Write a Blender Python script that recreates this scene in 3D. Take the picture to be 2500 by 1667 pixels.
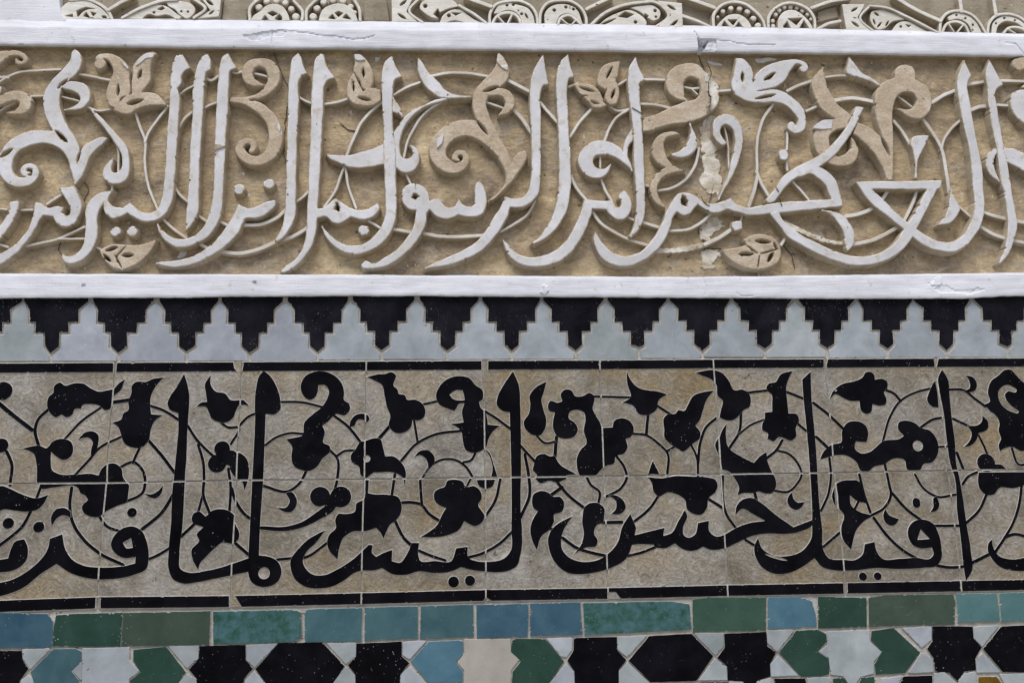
import bpy, bmesh, math, random
import numpy as np
from mathutils import Matrix, Vector, noise
from mathutils.geometry import delaunay_2d_cdt

for o in list(bpy.data.objects):
    bpy.data.objects.remove(o, do_unlink=True)
scene = bpy.context.scene
COL = scene.collection

# ------------------------------------------------------------------ camera
# The wall is the plane y = 0 (x along it, z up, viewer at y < 0). The camera's
# attitude comes from the two vanishing points of the tile courses and joints.
IMW, IMH = 2500.0, 1667.0
K = IMW / 2352.0
FPX = 2498.0 * K
CX, CY = IMW / 2, IMH / 2
vx = Vector((42168.0, 189.0, -2498.0)).normalized()      # wall +x seen from the camera
vz = Vector((-197.0, 10934.0, -2498.0))                  # wall +z seen from the camera
vz = (vz - vx * vz.dot(vx)).normalized()
vy = vz.cross(vx).normalized()                           # wall +y, into the wall
DIST = 1.39
R_WC = Matrix((vx, vy, vz))                              # camera vector -> wall vector
CAM = Vector((0.0, -DIST, 1.60))
cam_data = bpy.data.cameras.new('camera')
cam = bpy.data.objects.new('camera', cam_data)
COL.objects.link(cam)
cam_data.sensor_width = 36.0
cam_data.sensor_fit = 'HORIZONTAL'
cam_data.lens = 36.0 * FPX / IMW
cam_data.clip_start = 0.02
cam_data.clip_end = 500.0
cam.matrix_world = Matrix.Translation(CAM) @ R_WC.to_4x4()
scene.camera = cam

# ------------------------------------------------------------------ light
SUN_EL, SUN_AZ = math.radians(58), math.radians(-26)     # azimuth from straight in front, minus = left
world = bpy.data.worlds.new('World')
scene.world = world
world.use_nodes = True
wn = world.node_tree.nodes
wl = world.node_tree.links
bg = wn['Background']
sky = wn.new('ShaderNodeTexSky')
sky.sky_type = 'NISHITA'
sky.sun_disc = False
sky.sun_elevation = SUN_EL
sky.sun_rotation = math.radians(180) + SUN_AZ
sky.air_density = 1.0
sky.dust_density = 3.0
sky.ozone_density = 1.0
wl.new(sky.outputs[0], bg.inputs['Color'])
bg.inputs['Strength'].default_value = 0.062
sun_data = bpy.data.lights.new('sun', 'SUN')
sun_data.energy = 1.5
sun_data.angle = math.radians(27)
sun_data.color = (1.0, 0.975, 0.94)
sun = bpy.data.objects.new('sun', sun_data)
COL.objects.link(sun)
to_sun = Vector((math.sin(SUN_AZ) * math.cos(SUN_EL), -math.cos(SUN_AZ) * math.cos(SUN_EL), math.sin(SUN_EL)))
sun.rotation_euler = to_sun.to_track_quat('Z', 'Y').to_euler()
sun.location = to_sun * 20
vs = scene.view_settings
vs.view_transform = 'Standard'
vs.look = 'None'
vs.exposure = 0.80
vs.gamma = 1.0
vs.use_curve_mapping = False

# ------------------------------------------------------------------ materials
def new_mat(name):
    m = bpy.data.materials.new(name)
    m.use_nodes = True
    nt = m.node_tree
    return m, nt.nodes, nt.links, nt.nodes['Principled BSDF']

def geo_pos(n, l, scale=(1, 1, 1)):
    g = n.new('ShaderNodeNewGeometry')
    mp = n.new('ShaderNodeMapping')
    mp.inputs['Scale'].default_value = scale
    l.new(g.outputs['Position'], mp.inputs['Vector'])
    return mp.outputs['Vector']

def tex_noise(n, l, vec, scale, detail=4, rough=0.55, dist=0.0):
    t = n.new('ShaderNodeTexNoise')
    t.inputs['Scale'].default_value = scale
    t.inputs['Detail'].default_value = detail
    t.inputs['Roughness'].default_value = rough
    t.inputs['Distortion'].default_value = dist
    l.new(vec, t.inputs['Vector'])
    return t.outputs['Fac']

def ramp(n, l, fac, stops):
    r = n.new('ShaderNodeValToRGB')
    while len(r.color_ramp.elements) < len(stops):
        r.color_ramp.elements.new(0.5)
    for e, (p, c) in zip(r.color_ramp.elements, stops):
        e.position = p
        e.color = (*c, 1) if len(c) == 3 else c
    l.new(fac, r.inputs['Fac'])
    return r.outputs['Color']

def mixc(n, l, fac, a, b, mode='MIX'):
    m = n.new('ShaderNodeMix')
    m.data_type = 'RGBA'
    m.blend_type = mode
    if isinstance(fac, (int, float)):
        m.inputs['Factor'].default_value = fac
    else:
        l.new(fac, m.inputs['Factor'])
    for sock, v in ((m.inputs[6], a), (m.inputs[7], b)):
        if isinstance(v, tuple):
            sock.default_value = (*v, 1)
        else:
            l.new(v, sock)
    return m.outputs[2]

def mathn(n, l, op, a, b):
    m = n.new('ShaderNodeMath')
    m.operation = op
    for i, v in enumerate((a, b)):
        if isinstance(v, (int, float)):
            m.inputs[i].default_value = v
        else:
            l.new(v, m.inputs[i])
    return m.outputs[0]

def bump(n, l, h, strength, dist, prev=None):
    b = n.new('ShaderNodeBump')
    b.inputs['Strength'].default_value = strength
    b.inputs['Distance'].default_value = dist
    l.new(h, b.inputs['Height'])
    if prev is not None:
        l.new(prev, b.inputs['Normal'])
    return b.outputs['Normal']

def white_paint(name, base, tint, pits=0.64, brush=False, rough=0.62, wear=0.0):
    """Limewash over plaster: faint patches, brush strokes, small dark pits."""
    m, n, l, p = new_mat(name)
    v = geo_pos(n, l)
    big = tex_noise(n, l, v, 16, 4)
    c = ramp(n, l, big, [(0.36, tint), (0.66, base)])
    worn = tex_noise(n, l, v, 70, 7, 0.68)
    c = mixc(n, l, ramp(n, l, worn, [(0.61 - wear, (0, 0, 0)), (0.70 - wear, (.75, .75, .75))]), c, (0.50, 0.45, 0.36))
    if wear:
        thin = tex_noise(n, l, v, 34, 4, 0.6, 0.8)
        c = mixc(n, l, ramp(n, l, thin, [(0.50, (0, 0, 0)), (0.72, (.5, .5, .5))]), c, (0.56, 0.52, 0.45))
    pit = tex_noise(n, l, v, 150, 3, 0.6)
    c = mixc(n, l, ramp(n, l, pit, [(pits + .06, (0, 0, 0)), (pits + .11, (1, 1, 1))]), c, (0.10, 0.08, 0.06))
    l.new(c, p.inputs['Base Color'])
    p.inputs['Roughness'].default_value = rough
    p.inputs['Specular IOR Level'].default_value = 0.35
    st = geo_pos(n, l, (6, 1, 95) if brush else (40, 1, 40))
    s = tex_noise(n, l, st, 1.0 if not brush else 4.0, 5, 0.65, 0.4)
    nb = bump(n, l, s, 0.40 if brush else 0.5, 0.0016 if brush else 0.0022)
    f = tex_noise(n, l, v, 230, 4, 0.6)
    nb = bump(n, l, f, 0.28, 0.0008, nb)
    nb = bump(n, l, worn, 0.4, 0.001, nb)
    l.new(nb, p.inputs['Normal'])
    return m

def plaster(name, stops, scale=9, fine=0.4, rough=0.72, scratch=0.0, blot=None, relief=1.0):
    """Bare or colour-washed plaster: cloudy washes, dark specks, trowel marks."""
    m, n, l, p = new_mat(name)
    v = geo_pos(n, l, (1, 1, 1.5))
    c = ramp(n, l, tex_noise(n, l, v, scale, 6, 0.62, 0.6), stops)
    if blot:
        c = mixc(n, l, ramp(n, l, tex_noise(n, l, v, scale * 2.3, 4, 0.6, 1.0), [(0.52, (0, 0, 0)), (0.66, (.8, .8, .8))]), c, blot)
    grain = tex_noise(n, l, v, 260, 3, 0.6)
    if scratch:
        mid = tex_noise(n, l, geo_pos(n, l, (1, 1, 1.8)), 48, 5, 0.7, 1.2)
        c = mixc(n, l, scratch, c, ramp(n, l, mid, [(0.30, (.12, .12, .12)), (0.5, (.5, .5, .5)), (0.70, (.86, .86, .86))]), 'OVERLAY')
        mp = n.new('ShaderNodeMapping')
        mp.inputs['Rotation'].default_value = (0, math.radians(35), 0)
        mp.inputs['Scale'].default_value = (26, 1, 300)
        g = n.new('ShaderNodeNewGeometry')
        l.new(g.outputs['Position'], mp.inputs['Vector'])
        cut = tex_noise(n, l, mp.outputs['Vector'], 1.0, 2, 0.5, 2.5)
        c = mixc(n, l, ramp(n, l, cut, [(0.715, (0, 0, 0)), (0.745, (.7, .7, .7))]), c, (0.12, 0.09, 0.055))
    c = mixc(n, l, 0.35 if scratch else 0.18, c, ramp(n, l, grain, [(0.3, (.25, .25, .25)), (0.7, (.75, .75, .75))]), 'OVERLAY')
    sp = tex_noise(n, l, v, 95, 2, 0.5)
    c = mixc(n, l, ramp(n, l, sp, [(0.70, (0, 0, 0)), (0.74, (.85, .85, .85))]), c, (0.075, 0.06, 0.04))
    sp2 = tex_noise(n, l, geo_pos(n, l, (1.3, 1, .9)), 120, 2, 0.5)
    c = mixc(n, l, ramp(n, l, sp2, [(0.71, (0, 0, 0)), (0.75, (.8, .8, .8))]), c, (0.62, 0.58, 0.50))
    l.new(c, p.inputs['Base Color'])
    p.inputs['Roughness'].default_value = rough
    p.inputs['Specular IOR Level'].default_value = 0.3
    nb = bump(n, l, tex_noise(n, l, geo_pos(n, l, (14, 1, 60)), 2.2, 4, 0.6, 0.8), 0.4, 0.002 * relief)
    nb = bump(n, l, tex_noise(n, l, v, 60, 6, 0.65), fine, 0.0025 * relief, nb)
    nb = bump(n, l, grain, 0.25, 0.0006, nb)
    l.new(nb, p.inputs['Normal'])
    return m

def scraped_clay(name):
    """Tile body where the glaze was chipped away: chisel flecks on biscuit clay."""
    m, n, l, p = new_mat(name)
    v = geo_pos(n, l)
    big = tex_noise(n, l, v, 19, 6, 0.65, 0.5)
    c = ramp(n, l, big, [(0.34, (0.17, 0.147, 0.112)), (0.45, (0.23, 0.203, 0.16)), (0.57, (0.285, 0.262, 0.225)), (0.68, (0.38, 0.35, 0.305))])
    yel = tex_noise(n, l, geo_pos(n, l, (1, 1, 1.4)), 7, 4, 0.6, 0.5)
    c = mixc(n, l, ramp(n, l, yel, [(0.47, (0, 0, 0)), (0.66, (.75, .75, .75))]), c, (0.275, 0.205, 0.105))
    w = tex_noise(n, l, v, 30, 3)
    # short chisel flecks whose direction wanders over the tile
    wn_ = n.new('ShaderNodeTexNoise')
    wn_.inputs['Scale'].default_value = 42
    wn_.inputs['Detail'].default_value = 1
    l.new(v, wn_.inputs['Vector'])
    off = n.new('ShaderNodeVectorMath')
    off.operation = 'MULTIPLY_ADD'
    l.new(wn_.outputs['Color'], off.inputs[0])
    off.inputs[1].default_value = (.030, 0, .030)
    l.new(v, off.inputs[2])
    mp = n.new('ShaderNodeMapping')
    mp.inputs['Rotation'].default_value = (0, math.radians(-28), 0)
    mp.inputs['Scale'].default_value = (150, 1, 330)
    l.new(off.outputs[0], mp.inputs['Vector'])
    fl = tex_noise(n, l, mp.outputs['Vector'], 1.0, 5, 0.72, 0.5)
    c = mixc(n, l, 0.62, c, ramp(n, l, fl, [(0.34, (.20, .20, .20)), (0.66, (.80, .80, .80))]), 'OVERLAY')
    c = mixc(n, l, ramp(n, l, fl, [(0.62, (0, 0, 0)), (0.72, (.6, .6, .6))]), c, (0.50, 0.455, 0.40))
    gr = tex_noise(n, l, v, 420, 2, 0.6)
    c = mixc(n, l, 0.3, c, ramp(n, l, gr, [(0.32, (.2, .2, .2)), (0.68, (.8, .8, .8))]), 'OVERLAY')
    info = n.new('ShaderNodeObjectInfo')
    hs_ = n.new('ShaderNodeHueSaturation')
    l.new(mathn(n, l, 'ADD', mathn(n, l, 'MULTIPLY', info.outputs['Random'], 0.24), 0.88), hs_.inputs['Value'])
    l.new(mathn(n, l, 'ADD', mathn(n, l, 'MULTIPLY', info.outputs['Random'], -0.5), 1.12), hs_.inputs['Saturation'])
    l.new(c, hs_.inputs['Color'])
    c = hs_.outputs['Color']
    dk = tex_noise(n, l, v, 110, 2)
    c = mixc(n, l, ramp(n, l, dk, [(0.72, (0, 0, 0)), (0.76, (.8, .8, .8))]), c, (0.10, 0.06, 0.04))
    l.new(c, p.inputs['Base Color'])
    p.inputs['Roughness'].default_value = 0.6
    p.inputs['Specular IOR Level'].default_value = 0.35
    nb = bump(n, l, fl, 0.75, 0.0014)
    nb = bump(n, l, tex_noise(n, l, v, 300, 4, 0.7), 0.5, 0.0009, nb)
    nb = bump(n, l, w, 0.25, 0.003, nb)
    l.new(nb, p.inputs['Normal'])
    return m

def glaze(name, base, alt, specks=0.66, rough=0.22, mottled=False, spec=0.45, spots=False):
    """Hand-made glazed tile: uneven colour, wavy gloss, pinholes and flecks."""
    m, n, l, p = new_mat(name)
    v = geo_pos(n, l)
    info = n.new('ShaderNodeObjectInfo')
    big = tex_noise(n, l, v, 26 if not mottled else 85, 6, 0.66, 0.3)
    lo_c = tuple(b - .6 * (a - b) for a, b in zip(alt, base))
    hi_c = tuple(a + .6 * (a - b) for a, b in zip(alt, base))
    c = ramp(n, l, big, [(0.34, tuple(max(q, .001) for q in lo_c)), (0.66, hi_c)])
    val = n.new('ShaderNodeHueSaturation')
    val.inputs['Saturation'].default_value = 1.12
    l.new(mathn(n, l, 'ADD', mathn(n, l, 'MULTIPLY', info.outputs['Random'], 0.22), 0.89), val.inputs['Value'])
    l.new(c, val.inputs['Color'])
    c = val.outputs['Color']
    clus = tex_noise(n, l, v, 22, 3)
    fm = None
    for sc, lo_, hi_ in ((520, .04, .24), (190, .01, .13)):
        sp = n.new('ShaderNodeTexVoronoi')
        sp.inputs['Scale'].default_value = sc
        l.new(v, sp.inputs['Vector'])
        pick = n.new('ShaderNodeTexWhiteNoise')
        l.new(sp.outputs['Position'], pick.inputs['Vector'])
        lim = mathn(n, l, 'MULTIPLY', ramp(n, l, clus, [(0.40, (lo_,) * 3), (0.72, (hi_,) * 3)]), pick.outputs['Value'])
        q = mathn(n, l, 'MULTIPLY', mathn(n, l, 'LESS_THAN', sp.outputs['Distance'], lim), mathn(n, l, 'GREATER_THAN', pick.outputs['Value'], specks))
        fm = q if fm is None else mathn(n, l, 'MAXIMUM', fm, q)
    c = mixc(n, l, fm, c, (0.55, 0.54, 0.51))
    if spots:
        sv = tex_noise(n, l, v, 75, 3, 0.6)
        c = mixc(n, l, ramp(n, l, sv, [(0.715, (0, 0, 0)), (0.745, (.8, .8, .8))]), c, (0.13, 0.10, 0.06))
    l.new(c, p.inputs['Base Color'])
    l.new(mathn(n, l, 'ADD', mathn(n, l, 'MULTIPLY', tex_noise(n, l, v, 45, 4), 0.25), mathn(n, l, 'ADD', mathn(n, l, 'MULTIPLY', fm, 0.5), rough - 0.1)), p.inputs['Roughness'])
    p.inputs['Specular IOR Level'].default_value = spec
    nb = bump(n, l, tex_noise(n, l, v, 32, 3, 0.5), 0.35, 0.002)
    nb = bump(n, l, tex_noise(n, l, v, 260, 3, 0.6), 0.12, 0.0004, nb)
    l.new(nb, p.inputs['Normal'])
    return m

M = {}
M['white'] = white_paint('white_limewash_letters', (0.70, 0.705, 0.745), (0.56, 0.56, 0.58), wear=.06)
M['moulding'] = white_paint('white_limewash_moulding', (0.79, 0.81, 0.875), (0.66, 0.675, 0.735), pits=0.68, brush=True)
M['vine'] = white_paint('worn_white_stems', (0.74, 0.73, 0.71), (0.52, 0.47, 0.40), pits=0.62)
M['tan'] = plaster('tan_wash', [(0.34, (0.42, 0.34, 0.245)), (0.5, (0.49, 0.40, 0.295)), (0.66, (0.60, 0.52, 0.42))], 20, 0.4, scratch=0.10)
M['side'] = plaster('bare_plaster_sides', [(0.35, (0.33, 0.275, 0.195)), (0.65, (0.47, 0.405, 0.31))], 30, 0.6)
M['ochre'] = plaster('ochre_ground', [(0.32, (0.205, 0.162, 0.112)), (0.43, (0.335, 0.262, 0.175)), (0.54, (0.435, 0.338, 0.21)), (0.68, (0.60, 0.485, 0.31))], 11, 0.6, blot=(0.41, 0.35, 0.27), scratch=0.32, relief=1.7)
M['cream'] = plaster('cream_plaster', [(0.35, (0.64, 0.615, 0.55)), (0.65, (0.80, 0.785, 0.74))], 30, 0.3)
M['frieze_ground'] = plaster('frieze_ground', [(0.35, (0.24, 0.205, 0.15)), (0.65, (0.38, 0.335, 0.26))], 18, 0.5)
M['repair'] = plaster('pale_repair_plaster', [(0.38, (0.42, 0.355, 0.255)), (0.62, (0.76, 0.73, 0.66))], 40, 0.8)
M['clay'] = scraped_clay('scraped_clay')
M['chip'] = plaster('chipped_glaze_edge', [(0.35, (0.40, 0.38, 0.345)), (0.65, (0.56, 0.54, 0.50))], 80, 0.4)
M['grout'] = plaster('grout', [(0.35, (0.34, 0.325, 0.30)), (0.65, (0.48, 0.465, 0.43))], 40, 0.7)
M['rim'] = plaster('worn_paint_rim', [(0.40, (0.52, 0.45, 0.34)), (0.60, (0.74, 0.73, 0.74))], 60, 0.5)
M['black'] = glaze('black_glaze', (0.003, 0.003, 0.0045), (0.005, 0.005, 0.0075), specks=0.90, rough=0.33, spec=0.055)
M['black_merlon'] = glaze('black_glaze_speckled', (0.005, 0.005, 0.008), (0.010, 0.010, 0.014), specks=0.60, rough=0.36, spec=0.07)
M['grey'] = glaze('grey_white_glaze', (0.30, 0.33, 0.355), (0.36, 0.39, 0.425), specks=0.95, rough=0.28, spots=True)
M['greygreen'] = glaze('grey_green_white_glaze', (0.29, 0.325, 0.338), (0.35, 0.382, 0.40), specks=0.95, rough=0.28, spots=True)
M['lilac'] = glaze('lilac_white_glaze', (0.315, 0.338, 0.38), (0.372, 0.397, 0.44), specks=0.95, rough=0.28, spots=True)
M['cream_glaze'] = glaze('cream_white_glaze', (0.40, 0.375, 0.345), (0.45, 0.425, 0.395), specks=0.96, rough=0.28)
M['blue'] = glaze('blue_glaze', (0.0424, 0.0943, 0.1368), (0.0575, 0.1155, 0.1581), specks=0.95)
M['blue2'] = glaze('light_blue_glaze', (0.0727, 0.1539, 0.2120), (0.0904, 0.1795, 0.2375), specks=0.95)
M['teal'] = glaze('teal_glaze', (0.0477, 0.1019, 0.1213), (0.0620, 0.1232, 0.1425), specks=0.95)
M['sea'] = glaze('sea_green_glaze', (0.0751, 0.1564, 0.1641), (0.0926, 0.1777, 0.1855), specks=0.95)
M['mottled'] = glaze('mottled_teal_green_glaze', (0.032, 0.088, 0.078), (0.058, 0.125, 0.135), specks=0.8, mottled=True)
M['green'] = glaze('green_glaze', (0.0298, 0.0685, 0.0530), (0.0385, 0.0795, 0.0617), specks=0.93)
M['darkgreen'] = glaze('dark_green_glaze', (0.014, 0.045, 0.034), (0.02, 0.056, 0.043), specks=0.92)
M['olive'] = glaze('grey_green_glaze', (0.0382, 0.0622, 0.0483), (0.0469, 0.0732, 0.0570), specks=0.95)
M['amber'] = glaze('amber_glaze', (0.10, 0.055, 0.008), (0.14, 0.08, 0.012), specks=0.95)
M['purple'] = glaze('purple_glaze', (0.03, 0.02, 0.07), (0.04, 0.03, 0.10), specks=0.95)
M['paving'] = plaster('courtyard_paving', [(0.35, (0.28, 0.26, 0.23)), (0.65, (0.36, 0.34, 0.30))], 3, 0.3)
# ------------------------------------------------------------------ tracing
S1, S2 = 2352 / 860.0, 2352 / 945.0
WIN = {'A': (0, 110, S1), 'B': (820, 110, S1), 'C': (1640, 110, S1),
       'D': (0, 870, S2), 'E': (780, 870, S2), 'F': (1555, 870, S2),
       'G': (0, 660, S1), 'H': (820, 660, S1), 'I': (1640, 660, S1),
       'J': (0, 1440, S1), 'K': (820, 1440, S1), 'L': (1640, 1440, S1),
       'M': (0, 0, S1), 'N': (820, 0, S1), 'O': (1640, 0, S1), 'P': (0, 0, 1.0)}

def on_wall(px, py, y):
    """Photograph pixel -> (x, z) in metres on the wall layer at depth y."""
    d = R_WC @ Vector((px - CX, CY - py, -FPX))
    t = (y - CAM.y) / d.y
    return CAM.x + d.x * t, CAM.z + d.z * t

def pt(win, x, y, depth):
    ox, oy, s = WIN[win]
    return on_wall(ox + x / s, oy + y / s, depth)

MM = on_wall(1251, 834, 0)[0] - on_wall(1250, 834, 0)[0]      # metres per photo pixel near the middle

def catmull(P, closed, step):
    """Smooth polyline through points; P rows are (x, z, extra..., corner)."""
    P = np.asarray(P, float)
    n = len(P)
    out = []
    rng = range(n) if closed else range(n - 1)
    for i in rng:
        p1, p2 = P[i], P[(i + 1) % n]
        c1, c2 = p1[-1] > .5, p2[-1] > .5
        p0 = P[i - 1] if (closed or i > 0) else p1
        p3 = P[(i + 2) % n] if (closed or i + 2 < n) else p2
        L = math.hypot(*(p2[:2] - p1[:2]))
        if L < 1e-9:
            continue
        def tang(a, b, c):
            l1, l2 = math.hypot(*(b[:2] - a[:2])), math.hypot(*(c[:2] - b[:2]))
            if l1 < 1e-9 or l2 < 1e-9:
                return (c - a) / max(l1 + l2, 1e-9)
            d1, d2 = (b - a) / l1, (c - b) / l2
            return (d1 * l2 + d2 * l1) / (l1 + l2)
        t1 = (p2 - p1) / L if c1 else tang(p0, p1, p2)
        t2 = (p2 - p1) / L if c2 else tang(p1, p2, p3)
        k = max(2, int(L / step))
        u = np.arange(k)[:, None] / k
        h = (2*u**3 - 3*u**2 + 1) * p1 + (u**3 - 2*u**2 + u) * t1 * L + (-2*u**3 + 3*u**2) * p2 + (u**3 - u**2) * t2 * L
        out.append(h)
    if not closed:
        out.append(P[-1:])
    return np.concatenate(out)[:, :-1]

def auto_corners(P):
    n = len(P)
    for i in range(n):
        a, b, c = P[i - 1], P[i], P[(i + 1) % n]
        v1, v2 = (b[0] - a[0], b[1] - a[1]), (c[0] - b[0], c[1] - b[1])
        ang = abs(math.atan2(v1[0]*v2[1] - v1[1]*v2[0], v1[0]*v2[0] + v1[1]*v2[1]))
        if ang > math.radians(72):
            b[-1] = 1.0
    return P

def parse_points(s):
    pts = []
    for tok in s.split():
        star = tok.endswith('*')
        pts.append(([float(q) for q in tok.rstrip('*').split(',')], star))
    return pts

def parse_ops(spec, depth, dw=16):
    """'Ap x,y x,y* | -Al x,y,x,y,w' -> list of (sign, 'poly'|'disc', array)."""
    ops = []
    for part in spec.split('|'):
        part = part.strip()
        if not part:
            continue
        head, rest = part.split(' ', 1)
        sign = 1
        if head[0] == '-':
            sign, head = -1, head[1:]
        win, kind = head[0], head[1]
        sc = WIN[win][2]
        mpp = MM / sc
        pts = parse_points(rest)
        if kind in 'pq':
            P = [[*pt(win, c[0], c[1], depth), 1.0 if (st or kind == 'q') else 0.0] for c, st in pts]
            if kind == 'p':
                auto_corners(P)
            ops.append((sign, 'poly', catmull(P, True, 0.0012)))
        elif kind == 'r':
            P = [[*pt(win, c[0], c[1], depth), (c[2] if len(c) > 2 else dw) * mpp / 2, 0.0] for c, st in pts]
            ops.append((sign, 'disc', catmull(P, False, 0.0004)))
        elif kind == 'l':
            for c, st in pts:
                x1, y1, x2, y2, w = c
                A = [[*pt(win, x1 + (x2-x1)*t, y1 + (y2-y1)*t, depth), max(w * mpp / 2 * math.sin(math.pi * t)**.8, 0.00005), 0.0] for t in (0.02, .15, .3, .5, .7, .85, .98)]
                ops.append((sign, 'disc', catmull(A, False, 0.0003)))
        elif kind == 'c':
            for c, st in pts:
                x, z = pt(win, c[0], c[1], depth)
                a = np.arange(28) / 28 * 2 * math.pi
                r = c[2] * mpp
                ops.append((sign, 'poly', np.stack([x + r * np.cos(a), z + r * np.sin(a)], 1)))
    return ops

RES = 0.0005
def field_of(ops):
    lo = np.array([1e9, 1e9]); hi = -lo
    for s, k, a in ops:
        if s > 0:
            r = a[:, 2:3] if k == 'disc' else 0
            lo = np.minimum(lo, (a[:, :2] - r).min(0)); hi = np.maximum(hi, (a[:, :2] + r).max(0))
    lo -= 4 * RES; hi += 4 * RES
    nx, nz = int((hi[0]-lo[0]) / RES) + 2, int((hi[1]-lo[1]) / RES) + 2
    CL = 3.0
    F = np.full((nz, nx), -CL, np.float32)
    for s, k, a in ops:
        g = np.full((nz, nx), -CL, np.float32)
        q = (a[:, :2] - lo) / RES
        if k == 'disc':
            rr = a[:, 2] / RES
            for (x, z), r in zip(q, rr):
                m = r + CL + 1
                x0, x1 = max(0, int(x - m)), min(nx, int(x + m) + 2)
                z0, z1 = max(0, int(z - m)), min(nz, int(z + m) + 2)
                if x0 >= x1 or z0 >= z1:
                    continue
                dx = np.arange(x0, x1) - x
                dz = np.arange(z0, z1) - z
                d = r - np.sqrt(dx[None, :]**2 + dz[:, None]**2)
                np.maximum(g[z0:z1, x0:x1], d, out=g[z0:z1, x0:x1])
            g = np.minimum(g, CL)
        else:
            W = np.zeros((nz, nx + 1), np.int32)
            D = np.full((nz, nx), CL, np.float32)
            n = len(q)
            for i in range(n):
                x1, z1 = q[i]; x2, z2 = q[(i + 1) % n]
                if z1 != z2:
                    za, zb = (z1, z2) if z1 < z2 else (z2, z1)
                    rows = np.arange(max(0, math.ceil(za)), min(nz, math.ceil(zb)))
                    if len(rows):
                        xs = x1 + (rows - z1) * (x2 - x1) / (z2 - z1)
                        cols = np.clip(np.ceil(xs).astype(int), 0, nx)
                        np.add.at(W, (rows, cols), 1 if z2 > z1 else -1)
                a0, a1 = max(0, int(min(x1, x2) - CL)), min(nx, int(max(x1, x2) + CL) + 2)
                b0, b1 = max(0, int(min(z1, z2) - CL)), min(nz, int(max(z1, z2) + CL) + 2)
                if a0 >= a1 or b0 >= b1:
                    continue
                X = np.arange(a0, a1)[None, :] - x1
                Z = np.arange(b0, b1)[:, None] - z1
                ex, ez = x2 - x1, z2 - z1
                L2 = ex * ex + ez * ez + 1e-12
                t = np.clip((X * ex + Z * ez) / L2, 0, 1)
                d = np.sqrt((X - t * ex)**2 + (Z - t * ez)**2)
                np.minimum(D[b0:b1, a0:a1], d, out=D[b0:b1, a0:a1])
            inside = np.cumsum(W[:, :nx], 1) != 0
            g = np.where(inside, D, -D)
        F = np.maximum(F, g) if s > 0 else np.minimum(F, -g)
    F[0, :] = F[-1, :] = -CL
    F[:, 0] = F[:, -1] = -CL
    return F, lo

def contours(F, lo):
    """Marching squares; rings run with the solid on their left."""
    F = np.where(np.abs(F) < 1e-4, 1e-4, F)
    S = F > 0
    code = S[:-1, :-1] * 1 + S[:-1, 1:] * 2 + S[1:, 1:] * 4 + S[1:, :-1] * 8
    zz, xx = np.nonzero((code != 0) & (code != 15))
    nxt, pos = {}, {}
    def edge(e, z, x):
        if e == 0: k = (0, z, x); a, b = F[z, x], F[z, x+1]
        elif e == 2: k = (0, z+1, x); a, b = F[z+1, x], F[z+1, x+1]
        elif e == 3: k = (1, z, x); a, b = F[z, x], F[z+1, x]
        else: k = (1, z, x+1); a, b = F[z, x+1], F[z+1, x+1]
        if k not in pos:
            t = a / (a - b)
            pos[k] = (k[2] + t, k[1]) if k[0] == 0 else (k[2], k[1] + t)
        return k
    T = {1: [(0, 3)], 2: [(1, 0)], 3: [(1, 3)], 4: [(2, 1)], 5: [(0, 3), (2, 1)], 6: [(2, 0)], 7: [(2, 3)],
         8: [(3, 2)], 9: [(0, 2)], 10: [(1, 0), (3, 2)], 11: [(1, 2)], 12: [(3, 1)], 13: [(0, 1)], 14: [(3, 0)]}
    for z, x in zip(zz.tolist(), xx.tolist()):
        for a, b in T[int(code[z, x])]:
            nxt[edge(a, z, x)] = edge(b, z, x)
    rings = []
    while nxt:
        s, k = nxt.popitem()
        ring = [s]
        while k != s and k in nxt:
            ring.append(k)
            k = nxt.pop(k)
        if len(ring) > 6:
            rings.append(np.array([pos[r] for r in ring]) * RES + lo)
    return rings

def area(r):
    x, z = r[:, 0], r[:, 1]
    return 0.5 * float(np.sum(x * np.roll(z, -1) - np.roll(x, -1) * z))

def simplify(r, tol, maxlen):
    n = len(r)
    keep = np.zeros(n, bool)
    i0 = 0
    i1 = int(np.argmax(((r - r[0])**2).sum(1)))
    keep[[i0, i1]] = True
    R = np.concatenate([r, r[:1]])
    stack = [(i0, i1), (i1, n)]
    while stack:
        a, b = stack.pop()
        if b - a < 2:
            continue
        d = R[b] - R[a]
        L = math.hypot(*d)
        q = R[a+1:b] - R[a]
        dist = np.abs(q[:, 0]*d[1] - q[:, 1]*d[0]) / L if L > 1e-9 else np.hypot(q[:, 0], q[:, 1])
        m = int(np.argmax(dist))
        if dist[m] > tol or L > maxlen:
            k = a + 1 + m if dist[m] > tol else (a + b) // 2
            keep[k] = True
            stack += [(a, k), (k, b)]
    return r[keep]

def inside(p, r):
    x, z = r[:, 0], r[:, 1]
    x2, z2 = np.roll(x, -1), np.roll(z, -1)
    c = (z > p[1]) != (z2 > p[1])
    xs = x[c] + (p[1] - z[c]) * (x2[c] - x[c]) / (z2[c] - z[c])
    return int((xs > p[0]).sum()) % 2 == 1

def ring_offset(r, d):
    """Shift a ring along its inward normals (solid on the left)."""
    e = np.roll(r, -1, 0) - r
    e /= np.maximum(np.hypot(e[:, 0], e[:, 1]), 1e-9)[:, None]
    nrm = np.stack([-e[:, 1], e[:, 0]], 1)
    v = nrm + np.roll(nrm, 1, 0)
    L2 = np.maximum((v * v).sum(1), 0.55)
    return r + v * (2 * d / L2)[:, None]

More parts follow.
